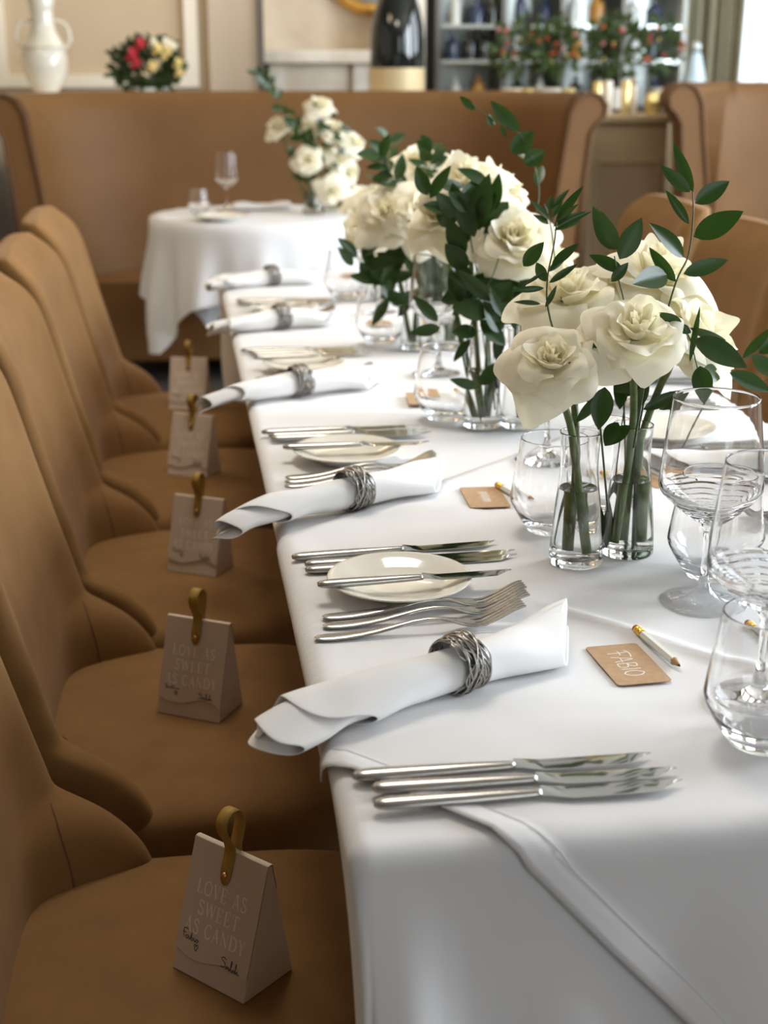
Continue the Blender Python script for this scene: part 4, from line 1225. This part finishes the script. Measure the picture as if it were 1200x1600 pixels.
# --- greenery in the second bouquet
Y2 = 1.17
sprig('long arching leafy sprig high above the second bouquet', GR, path(Y2 + .05, [(760, 640), (800, 420), (838, 330), (838, 270), (812, 210), (775, 190), (735, 160)]),
      LV(Y2 + .05, [(812, 205, 766, 157, .022, .0), (818, 255, 852, 236, .026, .0), (800, 240, 834, 205, .030, .0), (838, 290, 848, 258, .016, .03), (775, 195, 765, 178, .010, .02), (742, 172, 718, 150, .012, .02), (790, 215, 782, 195, .008, .01), (822, 250, 808, 238, .010, .02), (762, 180, 770, 200, .010, .0)]), seed=9)
sprig('dark leafy stem low at the left of the second vases', GR, path(Y2 - .04, [(752, 660), (742, 600), (730, 540), (745, 480), (770, 430), (780, 400)]),
      LV(Y2 - .04, [(748, 605, 702, 592, .016, .0), (752, 602, 780, 565, .022, .0), (684, 502, 645, 462, .018, .0), (688, 512, 640, 520, .018, .0), (735, 530, 708, 566, .014, .0), (770, 470, 715, 422, .022, .0), (765, 490, 705, 480, .034, .0), (790, 495, 765, 445, .026, .0), (775, 470, 800, 440, .030, .0), (745, 520, 705, 520, .024, .0), (750, 500, 790, 540, .026, .0), (760, 500, 830, 500, .016, .0), (782, 520, 755, 470, .03, .0)]), seed=10)
sprig('wide dark leaves in the middle of the second bouquet', GR, path(Y2, [(770, 640), (760, 480), (740, 400), (735, 350), (750, 300)]),
      LV(Y2, [(742, 370, 710, 300, .028, .0), (748, 360, 765, 270, .034, .0), (668, 305, 650, 260, .022, .0), (672, 310, 705, 258, .020, .0), (735, 330, 700, 300, .026, .0), (755, 355, 795, 315, .034, .0), (740, 345, 775, 300, .028, .0), (715, 340, 680, 300, .024, .0), (755, 370, 800, 345, .034, .0), (730, 320, 745, 290, .020, .0), (770, 330, 780, 270, .02, .0), (725, 400, 700, 340, .03, .0), (745, 410, 790, 380, .03, .0), (730, 420, 695, 380, .03, .0), (700, 330, 660, 320, .02, .0)]), seed=11)
sprig('small pale leafed sprig behind the front bouquet', GR, path(0.95, [(880, 600), (868, 420), (860, 350), (850, 318)]),
      LV(0.95, [(862, 345, 828, 312, .008, .0), (858, 350, 832, 335, .008, .0), (862, 340, 880, 312, .008, .0), (864, 355, 900, 322, .008, .0), (858, 330, 862, 305, .010, .0), (866, 360, 910, 345, .008, .0), (866, 352, 916, 330, .010, .0), (862, 325, 890, 295, .008, .0)]), seed=12)
rn = random.Random(31)


def cluster(Y, cx, cy, rx, ry, nleaf, lnpx, label, seed, foot):
    rd = random.Random(seed); lst = []
    for k in range(nleaf):
        a = rd.uniform(0, 6.28); q = math.sqrt(rd.random())
        x, y = cx + rx * q * math.cos(a), cy + ry * q * math.sin(a); b = rd.uniform(0, 6.28); ll = lnpx * rd.uniform(.7, 1.2)
        lst.append((x, y, x + ll * math.cos(b), y + ll * math.sin(b) * .8, rd.uniform(.018, .028), rd.uniform(-.03, .03)))
    sprig(label, GR, path(Y, [foot, (cx * .5 + foot[0] * .5, cy * .5 + foot[1] * .5 + 20), (cx, cy)]), LV(Y, lst), seed=seed)


cluster(1.78, 620, 425, 75, 45, 34, 52, 'mass of dark leaves under the third bouquet', 41, (650, 545))
cluster(1.78, 690, 440, 40, 55, 18, 48, 'dark leaves on the right of the third bouquet', 42, (665, 545))
cluster(1.16, 790, 470, 70, 55, 26, 60, 'dark leaves around the neck of the second vases', 43, (775, 650))
cluster(1.20, 735, 330, 75, 60, 14, 60, 'loose dark leaves over the second bouquet roses', 44, (770, 640))
cluster(2.40, 600, 380, 45, 40, 20, 36, 'dark leaves of the fourth bouquet', 45, (600, 470))
cluster(4.40, 490, 225, 50, 60, 30, 22, 'dark leaves among the small table roses', 46, (490, 320))
sprig('leafy sprig leaning left out of the small table bouquet', GR, path(4.42, [(490, 320), (480, 240), (440, 170), (420, 135), (402, 112)]), [], auto=16, seed=13, ln=0.05, wd=0.03)
sprig('dark upright sprig between the small table roses and the third bouquet', GR, path(2.42, [(600, 470), (600, 330), (602, 260), (608, 212)]), [], auto=10, seed=14, ln=0.05, wd=0.026)
sprig('dark curved sprig left of the third bouquet', GR, path(1.80, [(655, 545), (640, 330), (610, 270), (592, 240)]), [], auto=12, seed=15, ln=0.045, wd=0.024)
sprig('leafy sprig above the third bouquet roses', GR, path(1.85, [(665, 545), (672, 330), (672, 260), (676, 228)]), [], auto=12, seed=16, ln=0.045, wd=0.024)

# ------------------------------------------------------------------ things on the small table
mb = MB()
mb.grid(lambda s, t: Vector((-.11 + .22 * s, -.055 + .11 * t, 0.012 + .006 * math.sin(s * 9) * math.sin(t * PI) + .006 * math.sin(t * PI))), 16, 8)
o = mb.build('napkin', 'napkin', solid=0.012); o.location = (0.22, 4.62, TZ + .002); tag(o, 'folded white napkin lying flat on the small round table', 'napkin', 'folded napkins on the small table')

# ------------------------------------------------------------------ sideboard display and back of the room
u = thing('urn_vase', 'tall white glazed urn on the sideboard at the left', 'vase', (-0.655, 5.98, LEDGE))
UP = [(0, 0), (.062, 0), (.066, .012), (.052, .025), (.050, .04), (.075, .075), (.098, .13), (.102, .185), (.092, .225), (.088, .235), (.092, .24), (.075, .27), (.058, .30), (.05, .34), (.05, .40), (.062, .44), (.058, .45), (0, .45)]
MB().lathe([(a, b) for a, b in UP], 40).build('body', 'ceramic', u, angle=60)
for s in (-1, 1):
    MB().tube(catmull([(s * .09, 0, .225), (s * .118, 0, .27), (s * .10, 0, .33), (s * .052, 0, .35)], 6), 0.007, 8).build('handle', 'ceramic', u)
MB().tube([(.094 * math.cos(2 * PI * i / 40), .094 * math.sin(2 * PI * i / 40), .236) for i in range(40)], 0.006, 6, loop=True).build('neck_band', 'ceramic', u)


def flowerball(name, label, cat, loc, rx, rz, zc, blooms, nleaf, seed, group=None, bowl=None, leafm='bush_dark', lsize=0.05):
    r = thing(name, label, cat, loc, group=group); rd = random.Random(seed)
    mb = MB()
    for k in range(nleaf):
        v = Vector((rd.gauss(0, 1), rd.gauss(0, 1), rd.gauss(0, 1))).normalized(); q = rd.uniform(.45, 1.0)
        b = Vector((v.x * rx * q, v.y * rx * q * .8, zc + v.z * rz * q)); dn = (v + Vector((rd.uniform(-.7, .7), rd.uniform(-.7, .7), rd.uniform(-.4, .8)))).normalized()
        leaf(mb, b, b + dn * lsize * rd.uniform(.7, 1.2), lsize * .5, Vector((rd.uniform(-1, 1), -1, rd.uniform(0, 1))))
    mb.build('leaves', leafm, r)
    for m, lst in blooms.items():
        for (x, y, z, s) in lst:
            mb = MB()
            for k in range(9):                                          # overlapping rounded petals around a core
                a = k * 2.4; q = s * (k / 9) ** .5 * .75; dv = Vector((math.cos(a) * q, -s * .35 + .3 * q, math.sin(a) * q))
                leaf(mb, (0, 0, 0), dv * 1.5 + Vector((0, -.004, 0)), s * 1.1, Vector((math.sin(a), -1, math.cos(a))), .3, .3)
            mb.sphere((0, -s * .2, 0), s * .5, 10, 6)
            o = mb.build('flower', m, r); o.location = (x, y, z)
    if bowl:
        MB().lathe(bowl, 32).build('bowl', 'shelf_glass' if cat == 'flowers' else 'candle_cream', r, angle=60)
    return r


bl = {'red': [(-.065, -.15, .20, .036), (-.028, -.15, .245, .034), (-.05, -.15, .165, .03)], 'yellow': [(.05, -.15, .225, .032), (.09, -.12, .215, .03), (.02, -.16, .15, .032), (.135, -.1, .165, .028), (.14, -.1, .125, .026), (.075, -.13, .19, .02)],
      'petal': [(.085, -.12, .25, .03), (.03, -.12, .25, .026), (.115, -.1, .235, .028)]}
flowerball('flower_bowl', 'round posy of red and yellow flowers in a low bowl on the sideboard', 'flowers', (-0.20, 5.98, LEDGE), 0.165, 0.115, 0.15, bl, 420, 3, bowl=[(0, 0), (.05, 0), (.085, .035), (.09, .06), (.08, .06), (.045, .012), (0, .012)])

c = thing('champagne_bottle', 'giant dark champagne bottle with gold label on the sideboard', 'bottle', (0.948, 5.98, LEDGE))
MB().lathe([(0, 0), (.118, 0), (.126, .01), (.126, .27), (.122, .32), (.108, .39), (.085, .46), (.058, .52), (.043, .58), (.040, .74), (.046, .745), (.046, .77), (.04, .775), (0, .775)], 48).build('body', 'champagne', c, angle=60)
MB().lathe([(.1268, .0), (.1275, .0), (.1275, .145), (.1268, .145)], 48).build('label_band', 'gold_label', c, angle=40)
MB().lathe([(.061, .52), (.047, .58), (.044, .73), (.050, .745), (.05, .77), (.043, .78), (0, .782)], 32).build('neck_foil', 'gold_label', c, angle=60)

# distressed mantel and gilt mirror in the alcove
mt = thing('mantelpiece', 'whitewashed distressed mantel in the alcove behind the banquette', 'mantel', (0.66, 6.95, 0))
mb = MB(); mb.box(-.25, -.17, -.10, .4, 0, 1.28); mb.build('jamb', 'white_wash', mt, smooth=False)
mb = MB(); mb.box(.19, .27, -.10, .4, 0, 1.28); mb.build('jamb', 'white_wash', mt, smooth=False)
mb = MB(); mb.box(-.17, .19, -.06, .4, 0, 1.28); mb.build('panel', 'marble', mt, smooth=False)
mb = MB(); mb.box(-.30, .31, -.16, .4, 1.28, 1.345); mb.build('shelf', 'white_wash', mt, smooth=False, bevel=.01)
mr = thing('wall_mirror', 'oval gilt framed mirror above the whitewashed mantel', 'mirror', (1.02, 7.30, 1.86))
MB().tube([(.28 * math.cos(2 * PI * i / 48), 0, .30 * math.sin(2 * PI * i / 48)) for i in range(48)], 0.035, 10, loop=True).build('frame', 'gold', mr)
mb = MB(); mb.loft([[Vector((.27 * math.cos(2 * PI * i / 48), y, .29 * math.sin(2 * PI * i / 48))) for i in range(48)] for y in (.0, .012)]); mb.build('mirror_glass', 'mirror', mr, smooth=False)

# mirrored back bar with glass shelves
bar = thing('back_bar', 'mirrored bar cabinet with glass shelves of bottles at the back', 'shelving', (1.98, 7.0, 0))
MB().box(-.66, .72, .28, .32, 1.0, 2.6).build('mirror_back', 'mirror', bar, smooth=False)
MB().box(-.66, .72, -.12, .32, 0.0, 1.06).build('counter', 'dark_metal', bar, smooth=False)
for z in (1.28, 1.46, 1.68, 1.95): MB().box(-.64, .70, -.02, .28, z, z + .018).build('shelf', 'shelf_glass', bar, smooth=False)
for x in (-.66, -.30, .02, .36, .70): MB().box(x - .014, x + .014, -.03, .28, 1.06, 2.6).build('post', 'dark_metal' if x < .5 else 'pale_bottle', bar, smooth=False)


def bottle_mesh(r_, h, nk):
    return [(0, 0), (r_, 0), (r_, h * .58), (r_ * .8, h * .68), (nk, h * .78), (nk, h), (0, h)]


BTL = 'bottles on the back bar shelves'; rn = random.Random(17)
bt = 0
for z, xs in ((1.06, (-.55, -.42, -.2, -.08, .12, .26, .45, .58)), (1.298, (-.57, -.48, -.40, -.22, -.12, -.02, .12, .24, .44, .55)), (1.478, (-.56, -.44, -.36, -.20, -.06, .10, .22, .42, .54))):
    for j, x in enumerate(xs):
        mname = rn.choice(['champagne', 'amber', 'blue_bottle', 'pale_bottle', 'pale_bottle', 'blue_bottle', 'champagne'])
        h = rn.uniform(.14, .165) if z < 1.4 else rn.uniform(.13, .19)
        MBo = MB(); MBo.lathe(bottle_mesh(rn.uniform(.028, .042), h, .012), 20)
        o = MBo.build('bottle', mname, angle=50); o.location = (1.98 + x, 7.05 + rn.uniform(-.02, .02), z + .001)
        colour = {'champagne': 'dark', 'amber': 'amber', 'blue_bottle': 'deep blue', 'pale_bottle': 'pale'}[mname]
        tag(o, colour + ' bottle on the back bar ' + ('counter' if z < 1.2 else 'lower shelf' if z < 1.4 else 'upper shelf') + ', ' + ['first', 'second', 'third', 'fourth', 'fifth', 'sixth', 'seventh', 'eighth', 'ninth', 'tenth'][j] + ' from the left', 'bottle', BTL)

# pots of small red and green flowers in front of the bar
for k, (px, py, rr, nl) in enumerate(((800, 80, .11, 140), (862, 78, .15, 260), (962, 82, .16, 280), (1035, 70, .12, 140))):
    p = at(px, py, 6.45); rd = random.Random(60 + k)
    bls = {'coral': [(rd.uniform(-rr, rr) * .9, -rr * .55, .30 + rd.uniform(-.10, .10), .013) for _ in range(6)], 'pink': [(rd.uniform(-rr, rr) * .8, -rr * .55, .30 + rd.uniform(-.08, .12), .014) for _ in range(2)],
           'yellow': [(rd.uniform(-rr, rr) * .8, -rr * .55, .30 + rd.uniform(-.1, .1), .010) for _ in range(2)]}
    flowerball('flower_pot', 'small red and green flowering plant before the mirrored bar, ' + ['leftmost of four', 'second of four from the left', 'third of four from the left', 'rightmost of four, beside the curtain'][k], 'plant', (p.x, 6.45, 1.06), rr, 0.15, 0.30, bls, nl, 60 + k,
               group='flowering plants before the back bar', bowl=[(0, 0), (.04, 0), (.055, .10), (.05, .10), (.038, .01), (0, .01)], leafm='bush', lsize=.045)
ct = thing('bar_counter', 'low dark counter in front of the mirrored bar carrying candles and plants', 'counter', (1.85, 6.45, 0))
MB().box(-.50, .85, -.18, .18, 0, 1.03).build('counter_body', 'cab', ct, smooth=False)
MB().box(-.52, .87, -.2, .2, 1.03, 1.06).build('counter_top', 'dark_wood', ct, smooth=False, bevel=.005)

sc_ = thing('service_cabinet', 'dark wooden service cabinet just left of the long banquette', 'cabinet', (-1.35, 5.35, 0))
MB().box(-.45, .42, -.2, .25, 0.05, 1.0).build('cabinet_body', 'dark_wood', sc_, smooth=False, bevel=.006)
MB().box(-.47, .44, -.22, .27, 1.0, 1.03).build('top', 'dark_wood', sc_, smooth=False, bevel=.006)
MB().box(-.42, .39, -.17, .22, 0, .05).build('plinth', 'dark_metal', sc_, smooth=False)

# console between the banquettes, with gold and cream candles
k_ = thing('console_cabinet', 'cream panelled console between the two banquettes', 'cabinet', (1.955, 5.72, 0))
MB().box(-.175, .19, -.12, .2, 0, 1.02).build('cabinet_body', 'cab', k_, smooth=False, bevel=.006)
MB().box(-.20, .21, -.15, .22, 1.02, 1.055).build('top', 'cab', k_, smooth=False, bevel=.01)
mb = MB()
for x0, x1, z0, z1 in ((-.15, .165, .84, .865), (-.15, .165, .20, .225), (-.15, -.125, .225, .84), (.14, .165, .225, .84)): mb.box(x0, x1, -.135, -.118, z0, z1)
mb.build('panel_moulding', 'cab', k_, smooth=False, bevel=.004)
CGp = 'gold and cream candles on the console'
CN = [(-.165, .045, .034, 'candle_cream', 'cream ball candle leftmost on the console'), (-.135, .145, .020, 'candle_gold', 'tall gold pillar candle left on the console'), (-.085, .15, .020, 'candle_cream', 'tall cream pillar candle beside the gold one on the console'),
      (.00, .15, .022, 'candle_gold', 'tall gold pillar candle in the middle of the console'), (.04, .13, .012, 'candle_cream', 'thin cream candle right of the middle gold candle'), ]
for x, h, r_, m_, lab in CN:
    if 'ball' in lab:
        t_ = thing('candle', lab, 'candle', (1.955 + x, 5.66, 1.055), group=CGp)
        MB().sphere((0, 0, .04), .04, 20, 12).build('wax', m_, t_)
    else:
        t_ = thing('candle', lab, 'candle', (1.955 + x, 5.66, 1.055), group=CGp)
        MB().lathe([(0, 0), (r_, 0), (r_, h - .003), (r_ - .003, h), (0, h - .002)], 24).build('wax', m_, t_, angle=50)
    MB().tube([(0, 0, h - .004), (0, 0, h + .010)], .0012, 5).build('wick', 'graphite', t_)
t_ = thing('votive_holder', 'faceted gold votive holder at the right of the console', 'candle holder', (2.09, 5.66, 1.055), group=CGp)
MB().lathe([(0, 0), (.034, 0), (.044, .06), (.036, .095), (.03, .095), (.028, .02), (0, .02)], 8).build('cup', 'candle_gold', t_, smooth=False)
for k, (x, h, m_) in enumerate(((1.50, .05, 'candle_cream'), (1.60, .055, 'candle_gold'), (1.66, .06, 'candle_gold'), (1.74, .05, 'candle_cream'), (1.80, .05, 'candle_cream'), (1.87, .06, 'candle_gold'))):
    o = MB().lathe([(0, 0), (.026, 0), (.03, h + .04), (.026, h + .04), (.022, .01), (0, .01)], 20).build('votive_holder', m_, angle=50)
    o.location = (x, 6.33, 1.06); tag(o, ('gold' if 'gold' in m_ else 'cream') + ' votive cup on the dark counter behind the banquette, ' + ['leftmost', 'second from left', 'third from left', 'fourth from left', 'fifth from left', 'rightmost'][k], 'candle holder', 'votive cups on the counter')
dc = thing('glass_decanter', 'pale blue glass decanter beside the curtain', 'decanter', (2.58, 6.50, 1.06))
MB().lathe([(0, 0), (.07, 0), (.078, .02), (.072, .08), (.045, .2), (.028, .27), (0, .27)], 32).build('body', 'ice', dc, angle=60)
MB().sphere((0, 0, .30), .028, 16, 10).build('stopper', 'shelf_glass', dc)

# window in the back wall at the right, curtain and sheer
wn = MB()
for x0, x1, z0, z1 in ((2.72, 2.8, .5, 2.9), (3.72, 3.8, .5, 2.9), (2.8, 3.72, .5, .58), (2.8, 3.72, 2.82, 2.9)): wn.box(x0, x1, 7.28, 7.35, z0, z1)
w4 = struct(wn, 'window_4', 'frame')
wp = MB().box(2.8, 3.72, 7.325, 7.335, .58, 2.82).build('pane', 'window_glow', w4, smooth=False)
wp['label'] = 'bright overcast pane'


def curtain(x0, x1, yc, amp, freq, z0, z1, flare=0.0):
    mb = MB()
    def f(s, t):
        x = x0 + (x1 - x0) * s
        e = flare * (1 - t)
        return Vector((x + e * s, yc + amp * math.sin(s * freq) + .4 * amp * math.sin(s * freq * 2.3 + 1), z0 + (z1 - z0) * t))
    mb.grid(f, 90, 8); return mb


tag(curtain(2.74, 3.10, 7.12, .03, 26, .3, 2.9, -0.04).build('curtain', 'curtain', solid=.004), 'sage green curtain gathered beside the bright window', 'curtain')
tag(curtain(2.95, 3.75, 7.22, .018, 50, .4, 2.9).build('sheer_curtain', 'sheer', solid=.001), 'white sheer curtain glowing over the right back window', 'curtain')
